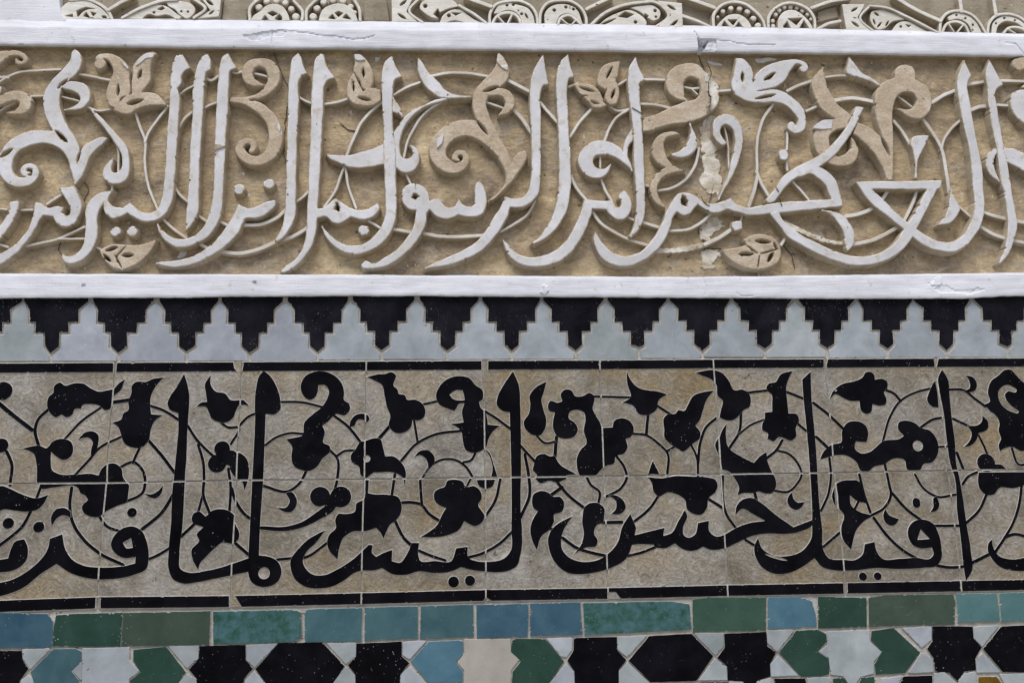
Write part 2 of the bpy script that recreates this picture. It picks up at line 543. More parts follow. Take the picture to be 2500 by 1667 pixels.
def relief_mesh(name, ops, y_top, y_base, bevel, draft, jitter, chips=0, chip_r=0.002, seed=0, wave=0.0, rim=False, grow=0.0, smooth=False):
    """Carve a shape: top cap at y_top, rounded rim, flared side down to y_base. Slot 0 = cap, 1 = side."""
    rnd = random.Random(seed)
    if chips:
        base = contours(*field_of(ops))
        base = [b for b in base if len(b) > 30]
        extra = []
        for k in range(chips):
            b = rnd.choice(base)
            x, z = b[rnd.randrange(len(b))]
            R = chip_r * rnd.uniform(.35, 1.0)
            m = rnd.randint(6, 9)
            a0 = rnd.random() * 6.28
            st = rnd.uniform(.6, 2.2)
            extra.append((-1, 'poly', np.array([[x + st*R*rnd.uniform(.6, 1)*math.cos(a0+i*6.283/m), z + R*rnd.uniform(.6, 1)*math.sin(a0+i*6.283/m)] for i in range(m)])))
        ops = list(ops) + extra
    rings = []
    for r in contours(*field_of(ops)):
        if abs(area(r)) < 1.5e-6:
            continue
        r = simplify(r, 0.00013, 0.0045)
        if len(r) < 4:
            continue
        if grow:
            r = ring_offset(r, -grow)
        if jitter:
            for i, (x, z) in enumerate(r):
                v = noise.noise_vector(Vector((x * 95, seed * .7, z * 95))) * .65 + noise.noise_vector(Vector((x * 330, seed * .7, z * 330))) * .35
                r[i] += np.array([v.x, v.z]) * jitter
        rings.append(r)
    if not rings:
        return None
    outers = [r for r in rings if area(r) > 0]
    holes = [r for r in rings if area(r) <= 0]
    verts, faces, mats = [], [], []
    for o in outers:
        group = [o] + [h for h in holes if inside(h[0], o)]
        cap_pts = []
        for r in group:
            b = min(bevel, 0.3 * math.sqrt(abs(area(r))))
            levels = [(ring_offset(r, -draft), y_base), (ring_offset(r, -draft * .12), y_top + bevel * 1.3), (ring_offset(r, b * .3), y_top + bevel * .3), (ring_offset(r, b), y_top)]
            n = len(r)
            starts = []
            for q, y in levels:
                starts.append(len(verts))
                for x, z in q:
                    w = wave * noise.noise(Vector((x * 30, seed, z * 30))) if (wave and y < y_base) else 0
                    verts.append((x, y + w, z))
            for li in range(3):
                a, c = starts[li], starts[li + 1]
                for i in range(n):
                    j = (i + 1) % n
                    faces.append((a + i, a + j, c + j, c + i))
                    mats.append((2 if rim else 0) if li == 2 else 1)
            cap_pts.append([Vector((x, z, 0)) for x, z in levels[3][0]])
        # cap: constrained Delaunay inside the rim, keeping triangles whose centre lies in the solid
        flat, edges = [], []
        for ringp in cap_pts:
            b0, nn = len(flat), len(ringp)
            flat += [Vector((v.x, v.y)) for v in ringp]
            edges += [(b0 + q, b0 + (q + 1) % nn) for q in range(nn)]
        cv, _, cf, _, _, _ = delaunay_2d_cdt(flat, edges, [], 0, 1e-7)
        cvn = np.array([(v.x, v.y) for v in cv])
        tri = np.array([t for t in cf if len(t) == 3])
        cen = cvn[tri].mean(1)
        odd = np.zeros(len(tri), bool)
        for ringp in cap_pts:
            P = np.array([(v.x, v.y) for v in ringp])
            Q = np.roll(P, -1, 0)
            up = (P[:, 1][None, :] > cen[:, 1][:, None]) != (Q[:, 1][None, :] > cen[:, 1][:, None])
            dz = Q[:, 1] - P[:, 1]
            dz[dz == 0] = 1e-12
            xs = P[:, 0] + (cen[:, 1][:, None] - P[:, 1]) * ((Q[:, 0] - P[:, 0]) / dz)
            odd ^= ((up & (xs > cen[:, 0][:, None])).sum(1) % 2 == 1)
        base = len(verts)
        for x, z in cvn:
            w = wave * noise.noise(Vector((x * 30, seed, z * 30))) if wave else 0
            verts.append((x, y_top + w, z))
        for (i, j, k), ok in zip(tri.tolist(), odd):
            if ok:
                faces.append((base + i, base + j, base + k))
                mats.append(0)
    me = bpy.data.meshes.new(name)
    c = np.mean(np.array(verts), 0)
    c[1] = y_base
    me.from_pydata([tuple(np.array(v) - c) for v in verts], [], faces)
    me.polygons.foreach_set('material_index', mats)
    me.polygons.foreach_set('use_smooth', [smooth and len(f) == 4 for f in faces])
    me.update()
    return me, c

def link(name, me, parent, mats, loc=(0, 0, 0), **props):
    o = bpy.data.objects.new(name, me)
    COL.objects.link(o)
    for m in mats:
        me.materials.append(m)
    o.location = loc
    if parent is not None:
        o.parent = parent
        o.location = Vector(loc) - parent.location
    for k, v in props.items():
        o[k] = v
    return o

def thing(name, label, cat, loc, group=None):
    o = bpy.data.objects.new(name, None)
    COL.objects.link(o)
    o.empty_display_size = 0.05
    o.location = loc
    o['label'] = label
    o['category'] = cat
    if group:
        o['group'] = group
    return o

SEED = [0]
def carve(name, spec, parent, mats, y_top, y_base, depth=None, bevel=.0007, draft=.0008, jitter=.0003, dw=16, cut=None, label=None, lift=.00007, **kw):
    SEED[0] += 1
    s = SEED[0]
    y = y_top - (s * 37 % 17) * lift           # no two faces in one plane
    ops = parse_ops(spec, y_top if depth is None else depth, dw) if isinstance(spec, str) else spec
    if cut:
        pos = [a for sg, k, a in ops if sg > 0]
        x0, x1 = min(a[:, 0].min() for a in pos) - .02, max(a[:, 0].max() for a in pos) + .02
        z0, z1 = min(a[:, 1].min() for a in pos) - .02, max(a[:, 1].max() for a in pos) + .02
        for sg, k, a in cut:
            if k == 'disc':
                a = a[(a[:, 0] > x0) & (a[:, 0] < x1) & (a[:, 1] > z0) & (a[:, 1] < z1)]
            elif a[:, 0].max() < x0 or a[:, 0].min() > x1 or a[:, 1].max() < z0 or a[:, 1].min() > z1:
                continue
            if len(a):
                ops = ops + [(sg, k, a)]
    r = relief_mesh(name, ops, y, y_base, bevel, draft, jitter, seed=s, rim=len(mats) > 2, **kw)
    if r is None:
        return None
    me, c = r
    o = link(name, me, parent, [M[m] for m in mats], tuple(c))
    if label:
        o['label'] = label
    return o

def crack_strip(pts, radii, parent, y_of, mat):
    """A hairline crack: a ragged narrow strip lying in the surface it splits."""
    n = len(pts)
    V, Fc = [], []
    for i, (x, z) in enumerate(pts):
        a, b = pts[max(0, i - 1)], pts[min(n - 1, i + 1)]
        dx, dz = b[0] - a[0], b[1] - a[1]
        L = math.hypot(dx, dz) or 1
        nx_, nz_ = -dz / L * radii[i], dx / L * radii[i]
        y = y_of(x, z)
        V += [(x + nx_, y, z + nz_), (x - nx_, y, z - nz_), (x, y + .002, z)]
        if i:
            k = 3 * i
            Fc += [(k - 3, k - 2, k + 1, k), (k - 2, k - 1, k + 2, k + 1), (k - 1, k - 3, k, k + 2)]
    me = bpy.data.meshes.new('crack')
    me.from_pydata(V, [], Fc)
    o = link('crack', me, None, [mat])
    o.parent = parent
    o.location = -parent.location
    return o

def polyline_z(pts, y):
    """Photo polyline -> function x -> z on layer y, running on straight outside the frame."""
    q = sorted(on_wall(px, py, y) for px, py in pts)
    xs = np.array([a for a, b in q]); zs = np.array([b for a, b in q])
    s = (zs[-1] - zs[0]) / (xs[-1] - xs[0])
    def f(x):
        if x < xs[0]:
            return zs[0] + (x - xs[0]) * s
        if x > xs[-1]:
            return zs[-1] + (x - xs[-1]) * s
        return float(np.interp(x, xs, zs))
    return f

X0, X1 = -1.45, 1.75                                # the wall runs on past both sides of the photograph
# ------------------------------------------------------------------ tracings
# one shape a line: name colour | ops.  Ops: window letter + p polygon, q straight polygon,
# r ribbon (x,y,width), l lens, c circle; a leading minus cuts away.
STUCCO = """
letter white | Ap 388,955* 500,942* 530,1010 548,1080 525,1150 480,1205 420,1215 375,1190 350,1145* 290,1140* 265,1170 235,1230 180,1310 110,1390 0,1465 -40,1480* -40,1405* 0,1390 80,1345 140,1290 190,1220 215,1140 232,1048* 270,1055 320,1085 380,1075 430,1080* 420,1115 435,1138 460,1130 468,1100 455,1060 425,1010*
letter white | Ap 65,1048* 130,1035* 128,1075 105,1140 60,1220 0,1295 -40,1320* -40,1230* 0,1200 40,1140 60,1090
letter white | Ap 760,970* 740,1000 722,1040 745,1070 790,1085 830,1075 865,1050* 910,1090 960,1120 1010,1120 1055,1085 1075,1040 1088,960 1100,860 1115,600 1130,400 1135,300 1142,180 1155,110 1175,70* 1220,65* 1272,155* 1235,175 1212,210 1210,260 1185,290* 1198,340 1195,480 1180,700 1168,900 1160,990 1130,1090 1085,1150 1020,1180 950,1178 900,1155 850,1125* 800,1150 750,1160 705,1130 690,1080 692,1060* 665,1100 650,1170 655,1260 635,1330 600,1390 540,1445 470,1462 430,1450 408,1415* 415,1393* 450,1410 500,1400 545,1350 565,1270 570,1180 570,1100 600,1040 650,995 700,978
letter white | Ap 1352,80 1385,60* 1400,85 1408,165* 1380,185 1370,240 1360,400 1345,600 1335,800 1330,1000 1320,1130 1290,1190 1240,1245* 1240,1180 1255,1000 1265,800 1275,600 1285,450 1285,300 1305,180 1330,110
letter white | Ap 1490,75 1525,55* 1545,95 1585,160* 1545,170 1530,250 1525,400 1510,600 1505,750 1495,900 1490,1000 1475,1130 1450,1200 1400,1270 1330,1320 1250,1350 1170,1350 1110,1315 1065,1260 1048,1190* 1090,1240 1150,1285 1230,1295 1300,1270 1360,1210 1400,1120 1420,1000 1430,800 1435,600 1445,400 1455,250 1465,150
letter white | Ap 1590,1060* 1630,1080 1690,1085 1750,1060 1800,1040 1845,1032* 1835,1075 1790,1120 1740,1150 1640,1160* 1625,1185 1590,1260 1520,1330 1440,1390 1350,1440 1250,1475 1150,1485 1080,1475 1030,1450* 1080,1445 1160,1440 1250,1420 1340,1380 1420,1320 1490,1240 1540,1160 1570,1110
letter white | Ap 1955,85 1990,50* 2010,80 2020,130 2055,190* 2020,205 1995,240 1995,340 1985,600 1980,800 1975,1000 1970,1150 1940,1220 1890,1290 1845,1320* 1835,1300* 1875,1230 1895,1150 1905,1050 1910,800 1920,500 1925,300 1935,170
letter white | Ap 2115,80 2140,58* 2165,65* 2175,120 2235,220* 2195,235 2170,270 2160,400 2150,600 2140,800 2130,950 2122,1080 2120,1160 2110,1250 2080,1350 2020,1430 1960,1490 1890,1522 1870,1518* 1900,1480 1970,1430 2020,1350 2045,1230 2050,1100 2055,1000 2060,850 2075,500 2080,300 2090,180 | Ap 2110,1095* 2160,1085 2200,1050 2240,1020* 2285,1052 2335,1083 2393,1102 2473,1085 2523,1048* 2538,1090* 2513,1130 2453,1165 2393,1165 2343,1150* 2303,1178 2260,1196 2215,1185 2180,1150 2110,1160* | -Ap 2248,1055 2268,1085 2258,1114 2240,1095
letter white | Bp 330,110 375,72* 395,130 412,165 442,215* 400,230 385,270 380,340 378,450 385,580 400,700 400,850 405,1000 405,1130 390,1200 350,1280 290,1340 220,1380 130,1400 60,1385 -20,1340 -70,1280 -97,1203* -60,1245 0,1300 80,1335 160,1335 230,1300 290,1230 320,1170 330,1050 325,900 318,700 315,500 305,300 305,200
letter white | Bp 440,990 455,950 500,928 550,930 600,960 622,1010 625,1042* 660,1030 695,1022* 710,1055 750,1085 790,1080 810,1050 822,1018* 840,1060 880,1080 920,1070 930,1020 925,960 940,920 962,908* 985,940 1005,1000 1005,1070 980,1130 930,1150 870,1150 820,1135* 780,1155 730,1165 670,1145 625,1100* 612,1120 600,1200 560,1280 500,1360 420,1430 330,1480 240,1495 182,1495* 165,1470* 195,1440* 260,1455 330,1415 400,1370 470,1290 510,1230 530,1150 535,1105* 490,1100 450,1060 | -Bc 530,1012,19
letter white | Bp 1387,66* 1395,130 1420,265* 1385,275 1370,310 1370,450 1370,700 1365,900 1350,1000 1310,1050 1250,1085 1165,1085* 1150,1140 1100,1230 1030,1320 950,1390 850,1440 740,1475 640,1490 580,1494* 640,1462 740,1420 850,1370 930,1320 1000,1240 1060,1140 1100,1080 1130,1012* 1190,1025 1240,1020 1280,980 1300,900 1305,750 1305,600 1295,450 1295,300 1310,200 1345,120
letter white | Bp 1500,110 1552,60* 1562,120 1592,215* 1560,225 1548,270 1550,400 1560,600 1570,800 1565,1000 1545,1100 1500,1190 1430,1270 1370,1310 1322,1332* 1308,1320* 1350,1290 1400,1220 1440,1150 1470,1060 1485,950 1490,800 1485,600 1475,400 1470,250 1480,160
letter white | Bp 1658,1025* 1720,1035 1790,1040 1850,1045 1872,1080 1895,1080 1905,1050 1888,1020 1895,995 1928,960* 1960,1010 1975,1070 1960,1130 1920,1165 1870,1165 1830,1135 1805,1100* 1715,1095* 1700,1150 1660,1250 1600,1350 1520,1430 1430,1470 1330,1482 1230,1465 1165,1420 1125,1350 1113,1298* 1150,1330 1210,1390 1290,1415 1380,1405 1480,1360 1560,1270 1620,1150 1650,1070
letter white | Bp 1955,160 2003,76* 2018,135 2064,235* 2035,250 2030,320 2040,450 2050,600 2060,800 2065,1000 2060,1150 2030,1220 1975,1290* 1955,1280* 1990,1210 2005,1100 2000,950 1990,800 1985,600 1970,450 1950,300 1950,220
letter white | Cp 1285,418* 1232,408* 1205,470 1150,570 1080,655 980,740 880,790 790,840 730,890 690,960 630,1030* 640,1058* 680,1050 720,1000 760,950 800,910 850,880 940,840 1040,780 1110,715 1180,620 1230,540 1260,470 | Cr 850,858,58 930,835,65 1000,862,85 1060,920,85 1090,1000,75 1105,1050,66 | Cq 1062,1000 1130,1000 1142,1078 1062,1080 | Cp 1140,1030* 1142,1078* 1000,1095 800,1115 650,1130 500,1135 430,1115 370,1098* 320,1118 270,1122 215,1095 175,1065 150,1090 120,1130 70,1140 35,1115 20,1130 -10,1220 -50,1310 -120,1390 -200,1445 -290,1478 -390,1470 -460,1430 -510,1350 -522,1290 -505,1245* -470,1310 -400,1380 -310,1410 -220,1385 -130,1300 -70,1200 -30,1100 10,1030 50,990 100,985 160,1010 210,1045 260,1060 330,1045 395,1023* 430,1060 500,1085 600,1070 720,1050 900,1040 1060,1030 | -Cp 72,1000* 105,1040 95,1075 68,1062
letter white | Cp 1222,912* 1806,905* 1795,955 1700,966* 1340,966* 1420,1040 1500,1120 1580,1185 1640,1230 1700,1272 1780,1310 1850,1318 1920,1290 1980,1210 2010,1130 2020,1050 2010,950 1995,780 1975,650 1950,550 1920,400 1905,280 1907,220 1925,165 1950,100* 2002,210* 1985,235 1975,280 1985,350 2000,430 2020,550 2050,700 2070,800 2080,950 2090,1080 2070,1190 2020,1280 1950,1355 1870,1385 1780,1375 1680,1340 1600,1280 1520,1210 1420,1130 1330,1060 1255,960 | Cp 1806,905* 1640,1222 1605,1290 1540,1370 1450,1430 1350,1465 1230,1475 1110,1450 980,1400 860,1335 770,1280 730,1225 680,1160 645,1120* 715,1103* 740,1165 800,1215 860,1265 950,1310 1050,1360 1150,1395 1250,1410 1350,1400 1440,1360 1510,1290 1560,1210 1600,1150 1700,966*
letter white | Cp 2120,93* 2217,265* 2170,300 2175,420 2200,560 2225,700 2245,800 2270,950 2295,1100 2310,1200 2290,1300 2250,1400 2205,1455* 2178,1460* 2215,1380 2240,1280 2245,1180 2230,1050 2195,880 2170,700 2140,550 2115,400 2105,270 2095,215
dot white | Ac 770,1245,36
dot white | Ac 882,1243,36
dot white | Ac 1597,965,39
dot white | Ac 1795,928,38
dot white | Bp 150,1220* 175,1203* 215,1210* 224,1240* 210,1268* 170,1272* 150,1250*
leaf_scroll white | Ap 478,48 500,26* 535,60 547,112 532,165 492,214 450,240 420,270 402,320 397,390 410,450 440,520 490,600 525,660 530,720 515,790 500,830 440,700 365,590 330,540 295,450 285,370 300,300 350,230 430,150 470,90 | Ar 500,930,12 498,860,40 485,770,62 455,690,82 380,630,100 300,613,94 220,618,100 130,650,105 60,710,100 35,790,95 50,870,85 100,910,75 160,915,68 215,890,60 238,850,46 215,812,42 180,810,40 155,838,44 168,862,38 195,855,22 | Ap 722,622* 690,612 620,635 560,672 535,710 520,770 500,800 492,860 500,945* 540,890 575,820 600,750 650,690 700,648 | Ar 440,270,60 490,275,75 550,300,85 568,350,72 540,400,55 480,425,25 425,434,6 | -Al 380,292,455,226,24 365,572,452,652,26 512,792,536,702,14 -10,752,86,690,30
leaf_scroll tan | Ar -30,95,100 20,72,72 70,58,46 120,57,38 160,80,36 168,108,34 145,122,26 115,112,34 112,98,20
leaf_scroll tan | Ar -40,385,60 0,372,66 60,347,76 130,342,74 170,375,84 160,420,78 110,448,40 40,452,10
leaf tan | Ap 632,95 650,70 700,57 760,65 820,100 858,160 865,230 858,335 810,355 790,400 770,420 735,410 712,360 715,290 735,230 755,190 750,145 725,110 690,95 660,102 | Ac 668,128,40 | Ap 885,150 930,85 985,52 1030,50* 1048,58* 1015,110 1005,190 1005,240 960,300 935,325 880,330 878,250 885,200 | Ap 755,432 790,395 830,350 880,328 960,316 1040,325 1090,370 1112,405* 1040,405 960,415 910,435 870,462 820,462 775,445 | -Al 944,162,922,228,22 790,262,786,345,20 845,398,958,366,34
hook_leaf white | Ar 605,425,12 660,490,32 710,545,36 760,610,45 815,680,54 840,760,50 838,830,62 810,880,84 760,893,82 718,868,70 720,820,48 755,765,16
leaf tan | Ap 668,1375 700,1350 760,1330 850,1335 950,1330 1020,1310 1050,1298* 1020,1360 970,1420 910,1470 830,1500 760,1490 700,1440 675,1400 | -Al 703,1376,788,1350,26 812,1406,893,1404,28 688,1398,742,1450,22 765,1402,815,1492,9 775,1415,842,1342,8
leaf_scroll tan | Ar 1770,270,6 1720,262,38 1665,235,68 1650,185,74 1675,135,74 1730,117,62 1790,130,78 1825,180,88 1825,240,82 1790,295,66 1740,335,48 1660,352,24 1540,358,14 | Ar 1540,372,20 1620,378,40 1700,402,70 1770,452,80 1820,520,85 1840,600,95 1830,680,95 1790,742,84 1730,772,74 1670,767,70 1620,735,70 1600,690,62 1625,648,44 1670,645,40 1695,675,44 1680,705,38 | -Al 1660,368,1720,362,14
hook_leaf white | Bp -70,728* 0,735 80,735 160,715 250,690 315,660 380,640* 380,800* 318,800 240,815 150,825 80,815 20,790 -40,760
hook_leaf white | Bp 745,352 660,365 590,400 520,430 460,480 415,540 382,587* 390,700 398,820 440,850 490,850 540,820 560,765 550,705 520,675 486,664* 512,710 505,745 480,757 445,750 428,690 440,600 470,530 520,470 570,430 620,405 680,385 748,368
leaf white | Bp 548,81* 580,120 620,185 680,240 730,300 790,330 905,340* 905,356* 800,360 740,362 690,350 640,320 590,270 555,200 545,140
leaf white | Bp 376,340* 410,385 435,430 450,492* 420,465 376,450*
leaf tan | Bp 120,58* 160,62 205,100 240,160 252,220 240,275 210,300 178,290 160,240 130,200 118,170 128,110 | Bp 116,185 85,240 70,300 85,360 120,395 170,405 230,408 265,397* 300,375* 300,300* 250,284 200,296 178,310 168,280 150,230 | -Bl 180,150,186,218,20 115,242,118,314,16 146,350,234,368,26 120,178,176,302,7
leaf_scroll tan | Bp 1085,46* 1120,80 1150,140 1156,205 1135,250 1100,278 1050,300 1020,340 1005,390 1025,470 1070,570 1120,670 1172,775* 1165,830 1140,900 1130,850 1090,740 1000,620 945,515 918,440 912,370 930,300 980,240 1040,180 1075,110 | Br 1145,910,20 1150,850,40 1140,790,70 1100,710,88 1030,630,105 950,570,128 870,553,122 790,570,122 720,620,118 680,690,118 690,760,106 740,805,98 800,822,76 850,800,60 870,760,46 850,722,42 810,722,40 795,755,40 820,770,20 | Br 1030,320,50 1080,312,55 1140,332,70 1163,380,68 1145,430,58 1085,470,6 | -Bl 980,312,1090,276,28 935,498,1018,602,24 | Bp 1170,800* 1190,750 1220,715 1260,705 1277,735 1260,790 1220,850 1170,920 1130,960 1070,1020 1012,1060* 1008,1042* 1100,970 1140,900 1160,840
hook_leaf white | Bp 1790,638 1700,650 1640,700 1615,770 1640,840 1700,885 1770,890 1820,850 1840,788* 1790,825 1740,815 1718,780 1730,745 1780,735 1850,745 1920,790 1987,852* 1960,790 1910,700 1850,655
leaf white | Bp 1985,545* 1940,620 1915,700 1930,780 1985,850* 1975,800 1950,740 1960,670 1988,640*
flower tan | Bp 1755,275 1752,200 1775,150 1830,120 1902,108* 1888,170 1875,230 1835,262 1800,305 1780,292* | Bp 1588,265* 1650,258 1710,270 1760,310 1780,355 1792,382 1730,370 1680,340 1640,335 | Bp 1645,345* 1720,345 1790,385 1812,402* 1770,420 1715,418 1690,385 | Bp 1862,223* 1890,290 1890,350 1870,395 1830,402 1802,372 1805,310 1830,255 | -Bl 1846,145,1806,228,18 1625,283,1728,314,20 1698,374,1760,396,16 1862,296,1838,362,22 1788,290,1786,375,7
leaf_scroll tan | Bp 2302,598* 2260,580 2200,585 2140,620 2110,690 2120,760 2160,800 2200,820* 2150,850 2110,900 2095,960 2110,1020 2150,1070 2202,1090* 2170,1040 2150,990 2150,940 2180,890 2240,860 2332,843* 2280,820 2220,770 2200,720 2190,660 2210,620 2260,605
leaf white | Cp 115,512* 150,580 172,640 160,700 100,745 40,752 -14,735* 60,700 110,640 125,580
leaf_scroll tan | Cp -40,260 -30,200 20,145 100,122 180,135 215,170 270,215 308,280 312,360 280,430 220,480 120,515 0,530 -60,545 -130,570 -195,582* -195,490* -100,460 0,410 60,390 92,375* 30,360 -20,320 | -Cp 83,290 90,240 120,215 160,225 190,270 190,320 160,360 108,376 88,340
hook_leaf white | Cp 275,560 285,500 330,465 390,465 440,500 470,570 475,650 460,740 420,850 370,940 300,1052* 340,950 378,860 395,780 416,690 420,610 400,555 360,533 330,550 325,590 345,625 372,655* 340,670 300,640 275,600
flower white | Cp 428,88* 480,95 525,140 545,200 542,260 530,315 460,332 410,310 395,260 410,200 420,150 | Cp 555,205 600,160 680,120 780,100 850,100 900,125 912,155 895,182 862,178 848,155* 868,140* 840,130 800,160 770,220 720,270 690,285 600,302 530,318 545,250 | Cr 440,322,50 520,348,78 600,348,92 700,342,98 780,377,86 840,432,80 870,500,62 858,552,66 815,570,50 787,547,40 802,527,32 820,540,18 | -Cl 472,180,474,250,22 612,240,694,186,26 555,362,695,332,20
leaf_scroll tan | Cp 1490,180 1510,145 1560,132 1605,145 1625,185 1625,232* 1690,270 1730,330 1735,400 1710,460 1660,495 1600,490 1540,455 1498,420* 1580,430 1620,410 1635,365 1610,325 1560,315 1510,340 1485,390 1475,450 1480,600 1480,740 1475,905* 1433,905* 1440,750 1400,600 1365,500 1355,400 1365,310 1400,260 1450,230 1490,220* | Cp 1240,518* 1300,540 1360,580 1400,620 1450,740 1480,850 1475,905* 1433,900* 1410,830 1360,740 1290,660 1210,592* | -Cl 1396,605,1458,745,28
leaf_scroll tan | Cp 1015,142* 1025,220 1060,320 1110,400 1190,465 1205,482* 1160,522 1130,510* 1080,490 1000,430 950,340 935,260 960,200 | Cr 1150,530,66 1080,535,85 1010,580,105 1000,660,110 1040,740,90 1110,780,75 1180,762,84 1220,700,58 1203,622,10
leaf white | Cp 1182,73* 1220,120 1280,190 1330,215 1392,262* 1385,276* 1300,235 1200,208* 1172,190 1175,120
leaf white | Cp 1590,660* 1615,610 1660,602 1722,606* 1690,680 1650,760 1640,895* 1620,895* 1625,800 1610,710
leaf white | Cp 1862,955* 1890,1020 1927,1090 1900,1150 1850,1195 1775,1202* 1830,1130 1850,1050
leaf white | Cp 980,1098* 1070,1110 1140,1135 1190,1190 1218,1260 1210,1340 1175,1380* 1155,1330 1145,1250 1110,1190 1050,1130
bud white | Cp 715,735 722,705 775,698* 782,740 770,772 725,768
leaf tan | Cp 336,1365* 440,1350 500,1332 478,1300 530,1270 600,1260 680,1285 720,1330 732,1390 710,1450 640,1490 560,1500 470,1480 400,1440 355,1400 | -Cl 555,1308,665,1316,30 446,1396,550,1394,28 642,1450,682,1382,28 680,1316,706,1364,18 495,1332,585,1400,9 580,1398,722,1358,9 588,1400,575,1495,9
leaf_scroll white | Cp 2160,688 2110,720 2096,790 2120,860 2197,922* 2168,850 2152,790 2165,735 2250,700* 2225,682*
leaf_scroll white | Cp 2200,683* 2300,695 2390,740* 2390,870* 2310,820 2240,785*
leaf_scroll white | Cp 2258,380 2270,325 2320,300 2400,298* 2400,545* 2340,520 2290,470
stub white | Cp 405,1178* 470,1172* 474,1228* 420,1246* 398,1215*
"""
# thin stems of the plaster band: window, width, points
STEMS = """
A 16 -20,258 60,212 120,187 260,172 405,166
A 14 -20,452 40,412 106,380
A 13 -20,1092 45,1101
A 15 128,1105 218,1102
A 16 -20,1325 55,1352
A 17 165,1345 280,1322 392,1295 480,1255 565,1215
A 15 388,1297 480,1296 565,1296
A 18 315,1062 415,995
A 18 510,192 620,212 735,236
A 14 585,415 650,440 765,425
A 15 738,600 782,680 790,845
A 15 750,920 748,978
A 17 903,452 930,540 965,630 966,780 990,940 1050,1092
A 18 1118,412 1050,500 988,590 966,650
A 16 1192,336 1240,300 1295,272
A 19 1184,575 1225,500 1278,452
A 20 1372,222 1410,238 1462,206
A 17 1532,172 1575,190 1622,180
A 18 1352,426 1400,402 1452,384
A 17 1166,950 1210,1010 1254,1048
A 18 1086,1162 1160,1230 1244,1290
A 18 1320,1138 1394,1188
A 22 1330,1325 1376,1352
A 19 1465,1178 1515,1202
A 24 1615,1203 1750,1195 1850,1152 1910,1100
A 26 1465,1374 1580,1392 1720,1367 1850,1312 1960,1277 2050,1222
A 17 1985,342 2030,370 2085,392
A 18 2145,396 2240,386 2340,354
A 18 1970,1054 2020,1020 2060,980
A 15 628,1342 676,1368
A 15 205,345 295,340
A 13 405,343 525,376
A 15 1695,190 1790,212
B 20 305,385 230,450 170,520 130,600 100,665 68,755
B 17 66,790 30,880 0,970 -80,1085
B 17 62,800 80,930 135,1090
B 19 382,337 470,285 560,250
B 17 745,366 650,412 580,470 520,560 480,640 455,748
B 16 464,852 502,935
B 20 635,210 740,190 860,190 1022,212
B 25 1135,230 1210,270 1302,318
B 26 1180,425 1240,490 1304,585
B 16 1008,385 1118,422
B 22 1365,385 1410,440 1484,522
B 17 210,1170 306,1228
B 23 370,1228 505,1252
B 24 570,1253 680,1275 800,1280 985,1270
B 18 1100,1246 1200,1190 1280,1130 1328,1045
B 20 1714,420 1640,500 1564,612
B 17 1815,400 1880,440 1965,428
B 18 1960,430 1880,480 1830,550 1793,642
B 14 1765,738 1766,822
B 18 1765,880 1800,970 1842,1042
B 21 1566,870 1610,960 1668,1032
B 22 1706,1100 1770,1190 1860,1250 1960,1300 2075,1337
B 17 1945,1148 1995,1172
B 22 2048,1185 2165,1222
B 20 2228,1242 2352,1232 2450,1178 2515,1112
B 19 2036,393 2130,400 2235,424
B 18 2058,230 2212,236
B 16 1886,268 1955,226
B 18 1550,282 1615,258
B 15 2062,938 2098,946
B 19 2145,972 2243,955 2343,890 2405,790 2425,690
C 16 80,278 130,290 190,286
C 12 130,290 170,330
C 13 350,535 375,655 382,825
C 18 312,310 455,300
C 22 772,308 850,270 935,243
C 19 900,442 985,403
C 16 772,585 770,700
C 16 764,768 772,835
C 20 682,388 610,500 575,620 570,845
C 24 572,870 555,960 514,1078
C 22 566,845 600,930 642,1004
C 17 1025,216 1120,206 1205,206
C 27 1095,370 1200,356 1300,370 1365,386
C 24 1735,388 1810,340 1908,298
C 23 1970,266 2098,246
C 22 2200,240 2400,246
C 26 1995,436 2060,412 2118,408
C 21 2170,400 2265,406
C 24 1484,510 1540,580 1596,672
C 25 1670,485 1750,600 1800,690 1830,830 1852,985
C 18 1935,496 1860,570 1815,640 1800,705
C 17 1916,1080 1998,1152
C 24 1440,980 1396,1046
C 22 1640,966 1600,1080 1556,1165
C 14 1510,342 1602,414
C 26 1160,1146 1250,1130 1355,1084
C 26 1208,1334 1350,1300 1450,1250 1515,1212
C 25 2080,1118 2160,1145 2245,1166
C 24 2300,1178 2410,1192
C 26 2060,1212 2150,1265 2245,1297
C 24 2285,1308 2400,1330
C 17 806,912 860,970 914,1034
C 26 222,1332 320,1285 412,1222
C 14 474,1136 460,1178
C 19 772,1268 732,1334
C 13 110,510 128,560
"""
# broken, re-plastered stems: lumpy
ROPES = """
C 34 740,1175 860,1236 940,1272 1020,1300
C 24 1020,1300 1090,1318 1155,1324
C 36 -102,1372 0,1370 110,1356 212,1334
"""
REPAIRS = """
Cp 216,150* 238,182 300,250 318,320 300,400 245,448 214,462* 236,400 240,330 222,240
Cp 200,500 255,470 300,480 310,700 325,860 335,960 300,1010 240,985 195,930 205,800 190,640
Cp 195,1160 300,1140 360,1200 250,1300 190,1330 185,1240
Cp 190,1372 300,1366 340,1400 300,1470 250,1508 190,1505 200,1430
Cp 945,560* 960,535 1010,502 1076,496* 1070,562* 1000,565
"""
CRACKS = """
C 178,60 190,110 212,160 236,230 222,330 240,420 215,500
C 240,470 225,600 262,740 275,880 262,1010 240,1060 250,1130 180,1250 215,1330 200,1420
C 730,1330 790,1390 820,1500
A 1820,30 1850,110 1890,210 1925,290 1915,450 1895,640 1905,800
A 560,900 590,960 570,1030 575,1110
B 30,520 90,570 150,575
C 215,1360 330,1365
A 410,1300 395,1370 420,1420
"""
